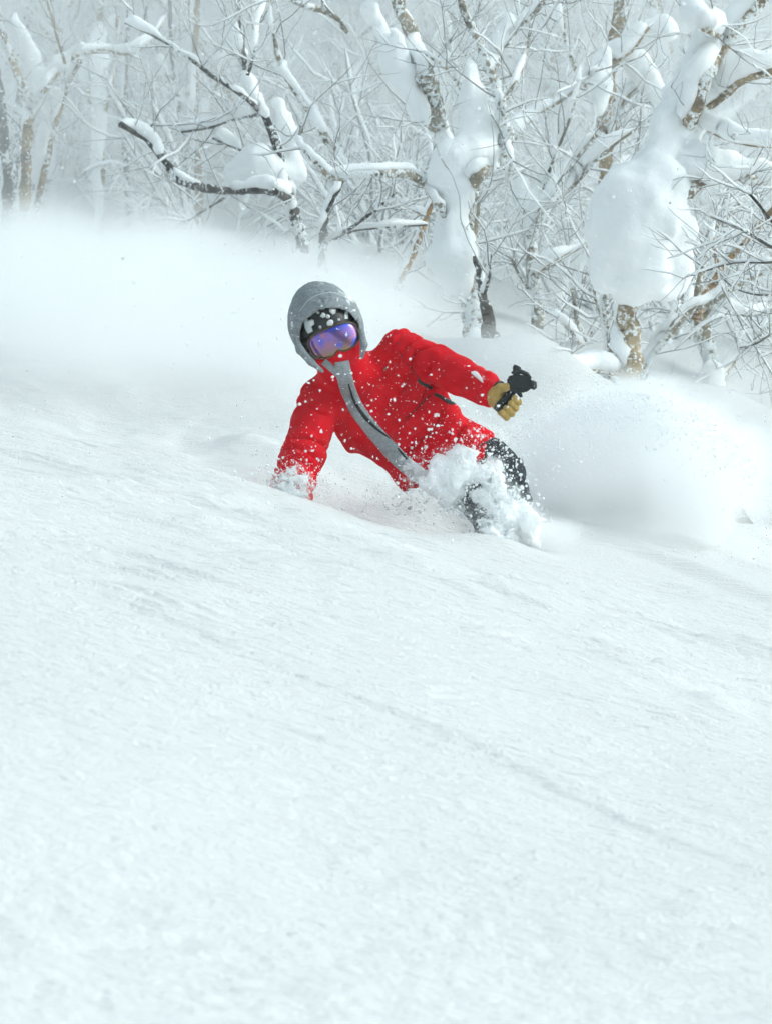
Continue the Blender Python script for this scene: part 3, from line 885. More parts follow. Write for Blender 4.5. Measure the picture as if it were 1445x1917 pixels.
kinds = ['pale-barked', 'dark-barked', 'tan-barked', 'pale-barked', 'dark-barked', 'tan-barked']
variants = [wood_variant(500 + i, b, t) for i, (b, t) in enumerate([('bark_far', 'twig_frost'), ('bark_fard', 'twig_frost2'), ('bark_fart', 'twig_frost'), ('bark_far', 'twig_frost2'), ('bark_fard', 'twig_frost'), ('bark_fart', 'twig_frost')])]
def copy_tree(src):
    r = src.copy(); C.objects.link(r)
    for ch in src.children:
        c = ch.copy(); C.objects.link(c); c.parent = r
    return r
def brush_variant(seed, twmat):
    rg = np.random.default_rng(seed)
    root = empty('sapling', (0, 0, 0))
    mt, ms = MB(), MB()
    for i in range(int(rg.integers(5, 8))):
        az = rg.uniform(0, 6.28)
        q = twig_path((0.08 * math.cos(az), 0.08 * math.sin(az), -0.2), (math.cos(az) * 0.7, math.sin(az) * 0.7, rg.uniform(0.7, 1.6)), rg.uniform(1.0, 2.0), 9, 0.13, 0.0, rg)
        qr = np.linspace(rg.uniform(.009, .018), 0.004, len(q))
        st = MB(); st.tube(q, qr, 5, cap=False); st.build('stem', M[twmat], root)
        snow_tube(ms, q, qr, rg.uniform(0.03, 0.06), int(rg.integers(1e6)), 6, -0.3, 4)
        add_twigs(mt, ms, q, qr, rg, int(rg.integers(9, 14)), (0.3, 0.9), 2, 0.0042, 0.03, 0.018, 0.1, 4)
    tag(mt.build('twigs', M[twmat], root), kind='stuff')
    ms.build('snow_cover', M['snow'], root)
    return root
brush = [brush_variant(900 + i, t) for i, t in enumerate(('twig_frost2', 'twig_grey', 'twig_frost2'))]
bspots = [(300, 28), (420, 26), (650, 24), (710, 22.5), (770, 24), (700, 27), (820, 25),
          (960, 24), (1060, 22), (1250, 21), (1290, 23), (1420, 21), (1080, 26), (560, 27)]
rgb = np.random.default_rng(78)
bkind = ['spreading grey', 'bristly dark', 'loose grey']
for i, (px, Y) in enumerate(bspots):
    v = i if i < 3 else int(rgb.integers(3))
    o = brush[v] if i < 3 else copy_tree(brush[v])
    x = at(px, 0, Y)[0]
    o.location = (x, Y, gz(x, Y) - 0.05)
    o.rotation_euler = (0, 0, rgb.uniform(0, 6.28))
    s = rgb.uniform(0.75, 1.2); o.scale = (s, s, s)
    tag(o, "%s sapling with snow on its twigs, growing among the larger birches" % bkind[v], "sapling", "%s saplings among the birches" % bkind[v])
rg = np.random.default_rng(77)
spots = []
for Y0, Y1, n in ((28.5, 33, 18), (33, 43, 22), (43, 58, 24)):
    for i in range(n):
        Y = rg.uniform(Y0, Y1)
        u = -1.15 + 2.3 * (i + rg.uniform(0.1, 0.9)) / n
        spots.append((u * 0.1364 * Y, Y))
for i, (x, y) in enumerate(spots):
    v = i if i < len(variants) else int(rg.integers(len(variants)))
    o = variants[v] if i < len(variants) else copy_tree(variants[v])
    o.location = (x, y, gz(x, y) - 0.1)
    o.rotation_euler = (0, 0, rg.uniform(0, 6.28))
    s = rg.uniform(0.8, 1.25); o.scale = (s, s, s)
    tag(o, "slender %s tree laden with snow, in the white woods behind the nearer birches" % kinds[v], "tree", "slender %s trees in the woods behind" % kinds[v])

def ico(sub=1):
    bm = bmesh.new(); bmesh.ops.create_icosphere(bm, subdivisions=sub, radius=1.0)
    V = np.array([v.co[:] for v in bm.verts]); T = np.array([[v.index for v in f.verts] for f in bm.faces]); bm.free()
    return V, T
IV, IT = ico(1)
IV2, IT2 = ico(2)
# ------------------------------------------------------------------ skier
def J(px, py, Y, r): return (at(px, py, Y), r)
dust = []
for px, py, Y, r in [(545, 915, 11.75, 0.20), (775, 935, 11.85, 0.26), (920, 800, 11.95, 0.16), (860, 900, 11.9, 0.2), (905, 690, 11.8, 0.07), (700, 615, 12.0, 0.09)]:
    c = at(px, py, Y); dust.append((*c, r))
M['jacket'] = mat_cloth("red_jacket_fabric", (0.70, 0.002, 0.012), dust, 700, -0.02, 0.0, 0.08)
M['grey_cloth'] = mat_cloth("grey_hood_fabric", (0.20, 0.225, 0.235), [(*at(655, 545, 11.9), .10), (*at(560, 600, 11.9), .07), (*at(585, 680, 11.9), .06), (*at(600, 525, 11.95), .09)], 420, -0.02, 0.3)
M['flap'] = mat_cloth("grey_flap_fabric", (0.26, 0.29, 0.30), [(*at(790, 880, 11.9), 0.2)], 900, 0.03, 0.5)
kd = [(*at(905, 880, 11.9), 0.12), (*at(950, 960, 11.9), 0.14), (*at(850, 960, 11.85), 0.12)]
M['trouser'] = mat_cloth("charcoal_trouser_fabric", (0.028, 0.036, 0.042), kd, 600, 0.10)
M['skin'] = mat_plain("skin", (0.55, 0.30, 0.22), 0.5, 0.4)
M['helmet'] = mat_plain("helmet_black", (0.014, 0.015, 0.015), 0.45, 0.4, 0, 60, 0.001)
M['pale_plastic'] = mat_plain("pale_vent_plastic", (0.55, 0.60, 0.60), 0.4, 0.4)
M['black'] = mat_plain("black_plastic", (0.016, 0.019, 0.019), 0.42, 0.45, 0, 90, 0.001)
M['black_tape'] = mat_plain("black_tape", (0.02, 0.022, 0.022), 0.55, 0.4, 0, 300, 0.002)
M['leather'] = mat_plain("tan_leather", (0.46, 0.30, 0.085), 0.6, 0.35, 0, 45, 0.008, 0.22)

HC = at(611, 612, 11.95)                        # head centre
roll = math.radians(-22); pitch = math.radians(8)
hx = np.array([math.cos(-roll), 0, math.sin(-roll)])      # wearer's left -> image right
hz = np.array([-math.sin(-roll), -math.sin(pitch), math.cos(-roll)]); hz /= np.linalg.norm(hz)
hy = np.cross(hz, hx)
if hy[1] > 0: hy = -hy                          # forward, towards the camera
HB = np.stack([hx, hy, hz], 0)                  # rows = local axes
def to_head(P): return (P - HC) @ HB.T
def from_head(q): return np.asarray(q) @ HB + HC

body_parts = {
 'torso': [J(650, 695, 12.12, .06), J(680, 735, 12.13, .10), J(750, 795, 12.12, .10), J(840, 855, 12.12, .10), J(870, 870, 12.13, .09)],
 'armL': [J(700, 705, 12.12, .06), J(758, 660, 12.10, .065), J(853, 700, 11.96, .045), J(922, 737, 11.86, .032), J(940, 752, 11.82, .035)],
 'armR': [J(650, 730, 12.12, .06), J(598, 742, 12.08, .065), J(580, 805, 11.96, .05), J(549, 900, 11.80, .036), J(545, 955, 11.78, .04)],
 'legL': [J(890, 852, 12.12, .06), J(944, 886, 12.02, .05), J(960, 932, 12.04, .042), J(965, 1000, 12.30, .038), J(972, 1045, 12.3, .04)],
 'legR': [J(845, 872, 12.12, .06), J(888, 930, 11.90, .045), J(912, 965, 11.91, .04), J(938, 1012, 12.03, .036), J(935, 1060, 12.06, .04)],
}
def f_body(P):
    d = None
    for k_, c in body_parts.items():
        e = chain(P, c, 0.04)
        d = e if d is None else smin(d, e, 0.05)
    q = to_head(P)
    head = sd_ell(q, (0, -0.005, -0.005), (0.078, 0.098, 0.118))
    head = smin(head, sd_ell(q, (0, 0.045, -0.075), (0.055, 0.055, 0.055)), 0.03)       # jaw
    head = smin(head, sd_cap(q, (0, 0.092, -0.02), (0, 0.122, -0.052), 0.012, 0.018), 0.015)  # nose
    for s in (-1, 1):
        head = smin(head, sd_ell(q, (s * 0.08, -0.01, -0.03), (0.012, 0.022, 0.034)), 0.01)    # ears
        head = smax(head, -sd_ell(q, (s * 0.032, 0.10, -0.005), (0.018, 0.014, 0.012)), 0.01)  # eye sockets
        head = smin(head, sd_ell(q, (s * 0.032, 0.084, -0.005), (0.013, 0.012, 0.012)), 0.004)
    head = smin(head, sd_cap(q, (-0.02, 0.094, -0.085), (0.02, 0.094, -0.085), 0.008, 0.008), 0.01)   # mouth
    d = smin(d, head, 0.02)
    d = smin(d, sd_cap(P, at(645, 690, 12.1), from_head((0, -0.01, -0.08)), 0.05, 0.05), 0.02)
    return d
person = sdf_obj('person', f_body, at(490, 1100, 12) - np.array([0, .5, 0]), at(1020, 510, 12) + np.array([0, .5, 0]), 0.0085, M['skin'])
tag(person, "person in a red jacket, grey hood and mirrored goggles carving low in deep powder", "person")

# --- jacket
A_ = [J(745, 668, 12.10, .094), J(800, 765, 12.10, .098), J(885, 848, 12.08, .100), J(960, 925, 12.08, .1)]
B_ = [J(612, 748, 12.09, .090), J(690, 798, 12.08, .112), J(785, 872, 12.05, .108), J(850, 960, 12.05, .1)]
C_ = [J(672, 712, 12.09, .115), J(745, 790, 12.07, .128), J(830, 862, 12.05, .125), J(900, 940, 12.05, .12)]
SL = [J(752, 656, 12.09, .088), J(815, 682, 12.02, .080), J(858, 702, 11.95, .077), J(900, 724, 11.89, .066), J(932, 740, 11.85, .060)]
SR = [J(600, 745, 12.08, .090), J(583, 800, 11.98, .090), J(566, 855, 11.88, .088), J(546, 915, 11.80, .085), J(535, 955, 11.78, .08)]
hem0 = at(848, 884, 12.0)
hn = np.array([0.40, 0.0, -0.92]); hn /= np.linalg.norm(hn)
cuff0 = at(931, 737, 11.855); cn = (SL[4][0] - SL[3][0]); cn = cn / np.linalg.norm(cn)
def folds(P, a, b, freq, amp, seed, sharp=2.0):
    ax = (b - a) / np.linalg.norm(b - a)
    s = (P - a) @ ax
    w_ = 0.03 * fbm(P[..., 0] * 9, P[..., 1] * 9, P[..., 2] * 9, seed=seed, oct=2)
    m = sstep(-0.4, 0.5, vnoise(P[..., 0] * 11, P[..., 1] * 11, P[..., 2] * 11, seed=seed + 3))
    v = np.abs(np.sin((s + w_) * freq)) ** 0.9
    gr = np.exp(-(np.sin((s + w_) * freq) / 0.22) ** 2)
    return amp * m * (0.75 * (v - 0.6) - 0.85 * gr)
def f_jacket(P):
    t = chain(P, A_, 0.06); t = smin(t, chain(P, B_, 0.06), 0.07); t = smin(t, chain(P, C_, 0.06), 0.07)
    # body rumples: long diagonal drags plus soft bulges
    a0, b0 = at(650, 700, 12), at(850, 870, 12)
    t = t - folds(P, a0, b0, 30, 0.020, 41, 1.4) - 0.013 * fbm(P[..., 0] * 12, P[..., 1] * 12, P[..., 2] * 12, seed=42, oct=2)
    sl = chain(P, SL, 0.03) - folds(P, SL[0][0], SL[4][0], 50, 0.024, 44) - 0.006 * vnoise(P[..., 0] * 28, P[..., 1] * 28, P[..., 2] * 28, seed=45)
    sr = chain(P, SR, 0.03) - folds(P, SR[0][0], SR[3][0], 46, 0.022, 47) - 0.007 * vnoise(P[..., 0] * 22, P[..., 1] * 22, P[..., 2] * 22, seed=48)
    # sleeve end: flat, with the wrist opening hollowed out
    pc = (P - cuff0) @ cn
    sl = smax(sl, pc, 0.008)
    sl = smax(sl, -np.maximum(sd_cap(P, cuff0 - cn * 0.03, cuff0 + cn * 0.1, 0.050, 0.050), -pc - 0.035), 0.006)
    t = smax(t, (P - hem0) @ hn, 0.02)
    t = smax(t, -np.maximum(sd_cap(P, at(760, 800, 12.1), at(900, 925, 12.1), 0.11, 0.13), -((P - hem0) @ hn) - 0.05), 0.015)   # open below the hem
    d = smin(t, sl, 0.028); d = smin(d, sr, 0.028)
    q = to_head(P)
    col = chain(P, [(from_head((0.0, 0.01, -0.17)), .105), (at(652, 705, 12.1), .125)], .03)
    col = smin(col, sd_ell(q, (0.012, 0.055, -0.115), (0.098, 0.088, 0.075)), 0.03)
    col = smax(col, -sd_ell(q, (0, 0.0, -0.02), (0.098, 0.112, 0.125)), 0.01)
    d = smin(d, col - 0.004 * vnoise(P[..., 0] * 25, P[..., 1] * 25, P[..., 2] * 25, seed=51), 0.025)
    return d
jacket = sdf_obj('jacket', f_jacket, at(480, 985, 12) - np.array([0, .5, 0]), at(990, 575, 12) + np.array([0, .45, 0]), 0.0058, M['jacket'], person)
jacket['label'] = "red jacket dusted with snow along sleeve and hem"

def bvh_of(o):
    me = o.data
    V = np.empty(len(me.vertices) * 3, np.float32); me.vertices.foreach_get('co', V)
    return BVHTree.FromPolygons([tuple(v) for v in V.reshape(-1, 3).tolist()], [tuple(p.vertices) for p in me.polygons])
bj = bvh_of(jacket)
def lay(bvh, px, py, off=0.003):
    """point of a garment's surface, found along the sight line, lifted off by `off`"""
    d = Vector(at(px, py, 1.0)).normalized()
    h = bvh.ray_cast(Vector((0, 0, 0)), d, 40)
    if h[0] is None: return None
    n = h[1]
    if n.dot(d) > 0: n = -n
    return np.array(h[0] + n * off), np.array(n)
def band(name, bvh, path, mat, parent, thick=0.006, across=7, per=8, edge=0.0):
    """strip of cloth sewn on a surface. path rows: (px, py, half width px)"""
    A = smooth_path(np.array(path, float), per)
    t = np.gradient(A[:, :2], axis=0); t /= np.linalg.norm(t, axis=1, keepdims=True)
    nrm = np.stack([-t[:, 1], t[:, 0]], -1)
    rows_t, rows_b = [], []
    last = None
    for (x, y, hw), n_ in zip(A, nrm):
        rt, rb = [], []
        for v in np.linspace(-1, 1, across):
            h = lay(bvh, x + n_[0] * v * hw, y + n_[1] * v * hw, 0.0)
            if h is None: h = last
            if h is None: continue
            last = h
            p, nn = h
            lift = thick * (1 - edge * abs(v) ** 3)
            rt.append(p + nn * lift); rb.append(p - nn * 0.004)
        if len(rt) == across: rows_t.append(rt); rows_b.append(rb)
    T_ = np.array(rows_t); B2 = np.array(rows_b)
    for _ in range(2):
        T_[1:-1] = 0.5 * T_[1:-1] + 0.25 * (T_[:-2] + T_[2:])
    n, k = T_.shape[:2]
    V = np.concatenate([T_.reshape(-1, 3), B2.reshape(-1, 3)])
    o = n * k
    i = np.arange(n - 1)[:, None] * k; j = np.arange(k - 1)[None]
    top = np.stack([i + j, i + j + 1, i + k + j + 1, i + k + j], -1).reshape(-1, 4)
    sides = []
    for jj_ in (0, k - 1):
        a = np.arange(n - 1) * k + jj_
        sides.append(np.stack([a, a + k, a + k + o, a + o], -1))
    for ii_ in (0, n - 1):
        a = ii_ * k + np.arange(k - 1)
        sides.append(np.stack([a, a + 1, a + 1 + o, a + o], -1))
    Q = np.concatenate([top] + sides)
    me = make_mesh(name, V, Q)
    bm = bmesh.new(); bm.from_mesh(me); bmesh.ops.recalc_face_normals(bm, faces=bm.faces); bm.to_mesh(me); bm.free()
    return link(name, me, mat, parent)

zf = band('zip_flap', bj, [(640, 676, 13), (644, 700, 14), (652, 730, 14), (668, 765, 14), (692, 798, 14), (722, 832, 15), (755, 866, 15), (790, 892, 15), (816, 899, 13)], M['flap'], jacket, 0.010, 9, 8, 0.5)
bz = bvh_of(zf)
zp = band('zip', bz, [(652, 718, 1.2), (662, 748, 2.2), (678, 774, 3.2), (694, 792, 2.6), (712, 808, 1.8), (734, 822, 1.4)], M['black_tape'], jacket, 0.004, 3, 8)
zp2 = band('zip', bz, [(744, 838, 1.2), (752, 848, 2.0), (762, 860, 1.2)], M['black_tape'], jacket, 0.004, 3, 6)
band('collar_trim', bj, [(607, 676, 6), (616, 684, 6), (627, 694, 6), (636, 704, 5)], M['flap'], jacket, 0.007, 5, 6, 0.4)
band('pocket_zip', bj, [(783, 710, 2.4), (790, 718, 3.0), (800, 722, 3.2), (808, 728, 2.0)], M['black_tape'], jacket, 0.007, 3, 6)
band('pocket_zip', bj, [(812, 738, 2.0), (826, 744, 2.4), (838, 752, 3.2), (848, 753, 4.2), (858, 752, 3.0)], M['black_tape'], jacket, 0.007, 3, 6)
M['seam'] = mat_plain("dark_red_seam", (0.16, 0.004, 0.008), 0.8, 0.2)
band('pocket_seam', bj, [(806, 739, 1.0), (790, 755, 1.1), (775, 770, 1.0), (758, 783, 0.9)], M['seam'], jacket, 0.002, 3, 6)
band('pocket_seam', bj, [(742, 640, .8), (752, 668, .9), (770, 690, .9), (786, 709, .8)], M['seam'], jacket, 0.0015, 3, 6)
band('sleeve_patch', bj, [(882, 697, 1.5), (889, 699, 4.5), (896, 706, 3.8), (904, 716, 1.0)], M['powder'], jacket, 0.004, 5, 5, 0.6)
# cuff
mb = MB()
ca = np.linspace(0, 2 * math.pi, 25)
e1 = np.cross(cn, [0, 1, 0]); e1 /= np.linalg.norm(e1); e2 = np.cross(cn, e1)
ring = np.array([cuff0 - cn * 0.006 + 0.051 * (math.cos(a) * e1 + math.sin(a) * e2) for a in ca])
mb.tube(ring, 0.0065, 6, cap=False)
mb.build('cuff', M['black_tape'], jacket)

# --- trousers
TL = [J(885, 845, 12.12, .10), J(915, 862, 12.06, .090), J(944, 886, 12.0, .080), J(960, 932, 12.02, .068), J(965, 1000, 12.30, .062), J(972, 1055, 12.3, .062)]
TR = [J(845, 872, 12.12, .10), J(868, 905, 11.95, .085), J(890, 932, 11.86, .078), J(912, 965, 11.88, .066), J(940, 1015, 12.05, .064), J(935, 1075, 12.06, .064)]
def f_trouser(P):
    d = smin(chain(P, TL, 0.04), chain(P, TR, 0.04), 0.04)
    d = d - folds(P, TL[0][0], TL[3][0], 60, 0.014, 61) - 0.006 * fbm(P[..., 0] * 20, P[..., 1] * 20, P[..., 2] * 20, seed=62, oct=2)
    return d
sdf_obj('trousers', f_trouser, at(780, 1110, 12) - np.array([0, .4, 0]), at(1040, 790, 12) + np.array([0, .35, 0]), 0.008, M['trouser'], person)

# --- hood
def f_hood(P):
    q = to_head(P)
    x, y, z = q[..., 0], q[..., 1], q[..., 2]
    taper = 1 + 0.10 * np.clip(-z, 0, 0.2) / 0.2
    qq = np.stack([x * (1 + 0.03 * np.clip(z, 0, .2) / .2) / 1.0, y, z], -1)
    outer = sd_ell(qq, (0, -0.015, 0.005), (0.156, 0.173, 0.196))
    inner = sd_ell(qq, (0, -0.012, 0.000), (0.139, 0.166, 0.178))
    # face opening: arched at the top, open at the chin
    ox = np.abs(x) - 0.118 * np.sqrt(np.clip(1 - (np.clip(z + 0.02, 0, .2) / 0.102) ** 2, 0, 1)) 
    oz = z - 0.082
    opening = np.maximum(np.maximum(ox, oz), -(y - 0.0))
    low = np.maximum(np.maximum(np.abs(x + 0.0) - 0.072 - 0.32 * np.clip(z + 0.20, 0, 1), z + 0.02), -(y + 0.02))
    d = smax(outer, -inner, 0.006)
    d = smax(d, -opening, 0.012)
    d = smax(d, -low, 0.010)
    d = d - 0.0035 * fbm(P[..., 0] * 18, P[..., 1] * 18, P[..., 2] * 18, seed=71, oct=3)
    d = smin(d, chain(P, [(at(553, 632, 11.83), .013), (at(562, 655, 11.81), .017), (at(582, 677, 11.81), .015), (at(604, 695, 11.83), .008)], .01), .02)
    d = smin(d, chain(P, [(at(677, 620, 11.86), .013), (at(681, 645, 11.84), .016), (at(677, 668, 11.84), .010)], .01), .02)
    return d
hood = sdf_obj('hood', f_hood, HC - .26, HC + .26, 0.0058, M['grey_cloth'], person)
# visor seam across the hood top
bh = bvh_of(hood)
M['hood_seam'] = mat_plain("hood_seam", (0.42, 0.46, 0.47), 0.8, 0.2)
band('hood_seam', bh, [(561, 583, .7), (580, 560, .8), (605, 549, .8), (630, 549, .8), (652, 560, .7)], M['hood_seam'], hood, 0.0018, 3, 6)

# --- helmet with pale vents
def f_helmet(P):
    q = to_head(P)
    d = sd_ell(q, (0, -0.006, 0.005), (0.124, 0.150, 0.152))
    cut = np.maximum(q[..., 2] + 0.012, -(q[..., 1] - 0.03))          # face opening
    d = smax(d, -cut, 0.012)
    d = smax(d, -(q[..., 2] + 0.115), 0.01)
    d = smax(d, -sd_ell(q, (0, 0.0, -0.02), (0.098, 0.118, 0.13)), 0.004)
    # ridge over the brow
    d = smin(d, np.maximum(np.abs(np.abs(q[..., 0]) - 0.042) - 0.006, np.abs(sd_ell(q, (0, -0.006, 0.005), (0.124, 0.150, 0.152))) - 0.006) + 0.001, 0.006) if False else d
    return d
helmet = sdf_obj('helmet', f_helmet, HC - .2, HC + .2, 0.0055, M['helmet'], person)
bhe = bvh_of(helmet)
for pth in ([(573, 596, 2.5), (575, 606, 5.0), (579, 616, 6.0), (582, 622, 4.5)], [(648, 582, 2.0), (648, 589, 3.2), (648, 597, 3.0)],
            ):
    band('vent', bhe, pth, M['pale_plastic'], helmet, 0.004, 5, 6, 0.4)

rgh = np.random.default_rng(21)
for (px, py, r_) in [(583, 604, 7), (623, 582, 7), (605, 590, 5), (614, 592, 4.5), (618, 604, 6.5), (600, 612, 3), (596, 585, 3), (634, 598, 3)]:
    h_ = lay(bhe, px, py, 0.002)
    if h_ is None: continue
    p_, n_ = h_
    mb = MB()
    Vc = IV2 * (1 + 0.22 * rgh.uniform(-1, 1, (len(IV2), 1))) * r_ * K * 11.8
    Vc = Vc - (Vc @ n_)[:, None] * n_ * 0.5 + p_
    mb.add(Vc, None, IT2); mb.build('snow_clump', M['powder'], helmet)

# --- goggles
def goggle_pt(u, v, off=0.0):
    """u, v in the unit disc -> point of the curved lens (head space)"""
    r_ = math.hypot(u, v)
    # squarer outline
    if r_ > 1e-6:
        k_ = (abs(u / r_) ** 3.2 + abs(v / r_) ** 3.2) ** (-1 / 3.2)
    else: k_ = 1
    x = 0.107 * u * k_
    z = 0.054 * v * k_
    if v < 0:
        z *= 1.14 - 0.30 * math.exp(-(x / 0.016) ** 2) * min(1, -v * 1.2)      # nose notch
    z += -0.052
    y = 0.168 * math.sqrt(max(0.05, 1 - (x / 0.165) ** 2)) - 0.9 * (z + 0.045) ** 2 - 0.012 + off
    return from_head((x + 0.008, y, z))
NR, NA = 9, 48
V = [goggle_pt(0, 0)]
for i in range(1, NR + 1):
    for a in range(NA):
        th = 2 * math.pi * a / NA
        V.append(goggle_pt(i / NR * math.cos(th), i / NR * math.sin(th), -0.010 * (i == NR)))
Tt = [(0, 1 + a, 1 + (a + 1) % NA) for a in range(NA)]
Qt = [(1 + (i - 1) * NA + a, 1 + i * NA + a, 1 + i * NA + (a + 1) % NA, 1 + (i - 1) * NA + (a + 1) % NA) for i in range(1, NR) for a in range(NA)]
def mat_lens():
    m, nt, b = new_mat("mirror_lens")
    b.inputs['Metallic'].default_value = 0.75
    b.inputs['Roughness'].default_value = 0.16
    oc = coord(nt)                                   # lens mesh is stored in head space
    sp = nt.nodes.new('ShaderNodeSeparateXYZ'); nt.links.new(oc, sp.inputs[0])
    n = noise_node(nt, 16, 3, 0.5, oc)
    ad = nt.nodes.new('ShaderNodeMath'); ad.operation = 'MULTIPLY_ADD'
    nt.links.new(n.outputs['Fac'], ad.inputs[0]); ad.inputs[1].default_value = 0.03; nt.links.new(sp.outputs['Z'], ad.inputs[2])
    mr = nt.nodes.new('ShaderNodeMapRange'); mr.inputs[1].default_value = -0.095; mr.inputs[2].default_value = 0.022
    nt.links.new(ad.outputs[0], mr.inputs[0])
    c = ramp(nt, mr.outputs[0], [(0.0, (0.34, 0.20, 0.09)), (0.20, (0.30, 0.17, 0.18)), (0.42, (0.25, 0.15, 0.40)), (0.66, (0.28, 0.15, 0.48)), (0.82, (0.15, 0.12, 0.52)), (0.90, (0.015, 0.05, 0.55)), (1.0, (0.01, 0.04, 0.5))])
    n2 = noise_node(nt, 26, 2, 0.4, oc)
    f2 = ramp(nt, n2.outputs['Fac'], [(0.5, (0, 0, 0)), (0.68, (1, 1, 1))])
    c2 = mixc(nt, f2.outputs[0], c.outputs[0], (0.42, 0.16, 0.24))
    n3 = noise_node(nt, 20, 2, 0.4, coord(nt, 'Object', (1, 1, 1.6), (0.5, 0.3, 0.9)))
    f3 = ramp(nt, n3.outputs['Fac'], [(0.56, (0, 0, 0)), (0.66, (0.8, 0.8, 0.8))])
    c3 = mixc(nt, f3.outputs[0], c2, (0.05, 0.10, 0.62))
    nt.links.new(c3, b.inputs['Base Color'])
    b.inputs['Coat Weight'].default_value = 0.5
    b.inputs['Coat Roughness'].default_value = 0.08
    return m
Vl = np.array([to_head(np.array(v)) for v in V])
goggles = empty('goggles', from_head((0, 0.14, -0.05)))
goggles.parent = person
def head_link(name, Vh, Q, T, mat, parent):
    me = make_mesh(name, Vh, Q, T)
    bm = bmesh.new(); bm.from_mesh(me); bmesh.ops.recalc_face_normals(bm, faces=bm.faces); bm.to_mesh(me); bm.free()
    o = bpy.data.objects.new(name, me); C.objects.link(o); me.materials.append(mat)
    o.parent = parent
    m = Matrix.Identity(4)
    for i in range(3):
        for j in range(3): m[i][j] = HB[j][i]
        m[i][3] = HC[i]
    o.matrix_parent_inverse = Matrix.Translation(goggles.location).inverted() @ m
    return o
lens = head_link('lens', Vl, Qt, Tt, mat_lens(), goggles)
sm = lens.modifiers.new('thick', 'SOLIDIFY'); sm.thickness = 0.004; sm.offset = -1
M['frame'] = mat_plain("goggle_frame", (0.10, 0.065, 0.02), 0.35, 0.5)
fr = np.array([to_head(goggle_pt(1.0 * math.cos(t), 1.0 * math.sin(t), -0.010)) for t in np.linspace(0, 2 * math.pi, 61)])
mb = MB(); mb.tube(fr, 0.0042, 6, cap=False)
head_link('frame', np.concatenate(mb.V), np.concatenate(mb.Q), None, M['frame'], goggles)
# foam body behind the lens
mb = MB()
ringA = np.array([to_head(goggle_pt(0.97 * math.cos(t), 0.97 * math.sin(t), -0.014)) for t in np.linspace(0, 2 * math.pi, 49)])
ringB = ringA.copy(); ringB[:, 1] -= 0.05
Vf = np.concatenate([ringA, ringB]); nA = len(ringA)
a = np.arange(nA - 1); Qf = np.stack([a, a + 1, a + 1 + nA, a + nA], -1)
head_link('foam', Vf, Qf, None, M['black_tape'], goggles)
for s in (-1, 1):
    st = []
    for t in np.linspace(0, 1, 9):
        ang = math.radians(28 + 80 * t)
        x = s * 0.131 * math.sin(ang) ; y = -0.01 + 0.155 * math.cos(ang)
        st.append([(x, y, -0.03 + 0.018), (x, y, -0.03 - 0.020)])
    st = np.array(st); Vs = st.reshape(-1, 3)
    Vs = np.concatenate([Vs, Vs - np.array([s * 0.004, 0, 0])]); o_ = len(st) * 2
    a = np.arange(len(st) - 1) * 2
    Qs = np.concatenate([np.stack([a, a + 1, a + 3, a + 2], -1), np.stack([a + o_, a + 1 + o_, a + 3 + o_, a + 2 + o_], -1), np.stack([a, a + 2, a + 2 + o_, a + o_], -1), np.stack([a + 1, a + 3, a + 3 + o_, a + 1 + o_], -1)])
    head_link('strap', Vs, Qs, None, M['black_tape'], goggles)

# --- gloves
def W(px, py, Y): return at(px, py, Y)
ha = W(931, 764, 11.79); hb_ = W(968, 722, 11.79)              # handle axis
hax = (hb_ - ha) / np.linalg.norm(hb_ - ha)
per = np.array([hax[2], 0, -hax[0]]);                          # across the handle, towards lower right
if per[2] > 0: per = -per
PXM = K * 11.8
def f_glove(P):
    d = chain(P, [(W(916, 736, 11.87), .041), (W(928, 742, 11.84), .040), (W(938, 752, 11.835), .038)], .02)
    d = smin(d, sd_ell(P, W(930, 737, 11.815), (0.036, 0.034, 0.036)), 0.012)          # ball of the thumb
    d = smin(d, chain(P, [(W(926, 734, 11.80), .022), (W(937, 726, 11.775), .019), (W(949, 724, 11.765), .016)], .01), 0.01)   # thumb along the handle
    pal = chain(P, [(W(938, 756, 11.845), .036), (W(953, 752, 11.845), .034)], .02)
    d = smin(d, pal, 0.015)
    for i in range(4):
        c = ha + hax * (-0.002 + 0.0265 * i) 
        ln = (0.92, 1.05, 1.0, 0.85)[i]
        o = per * 1.0
        f0 = c + o * 0.020 + np.array([0, .055, 0])
        f1 = c + o * 0.056 * ln + np.array([0, .035, 0])
        f2 = c + o * 0.056 * ln + np.array([0, -.008, 0])
        f3 = c + o * 0.026 + np.array([0, -.026, 0])
        fing = chain(P, [(f0, .0135), (f1, .0142), (f2, .014), (f3, .0122)], .005)
        d = smin(d, fing, 0.002)
    d = d - 0.0022 * fbm(P[..., 0] * 60, P[..., 1] * 60, P[..., 2] * 60, seed=81, oct=2)
    hnd = sd_cap(P, ha - hax * .03, hb_ + hax * .1, .0165, .0165)
    d = smax(d, -hnd, 0.003)
    return d
gl = sdf_obj('glove', f_glove, W(900, 800, 11.8) - np.array([0, .14, 0]), W(1000, 700, 11.8) + np.array([0, .14, 0]), 0.0030, M['leather'], person)
gl['label'] = "tan leather glove gripping the black handle"
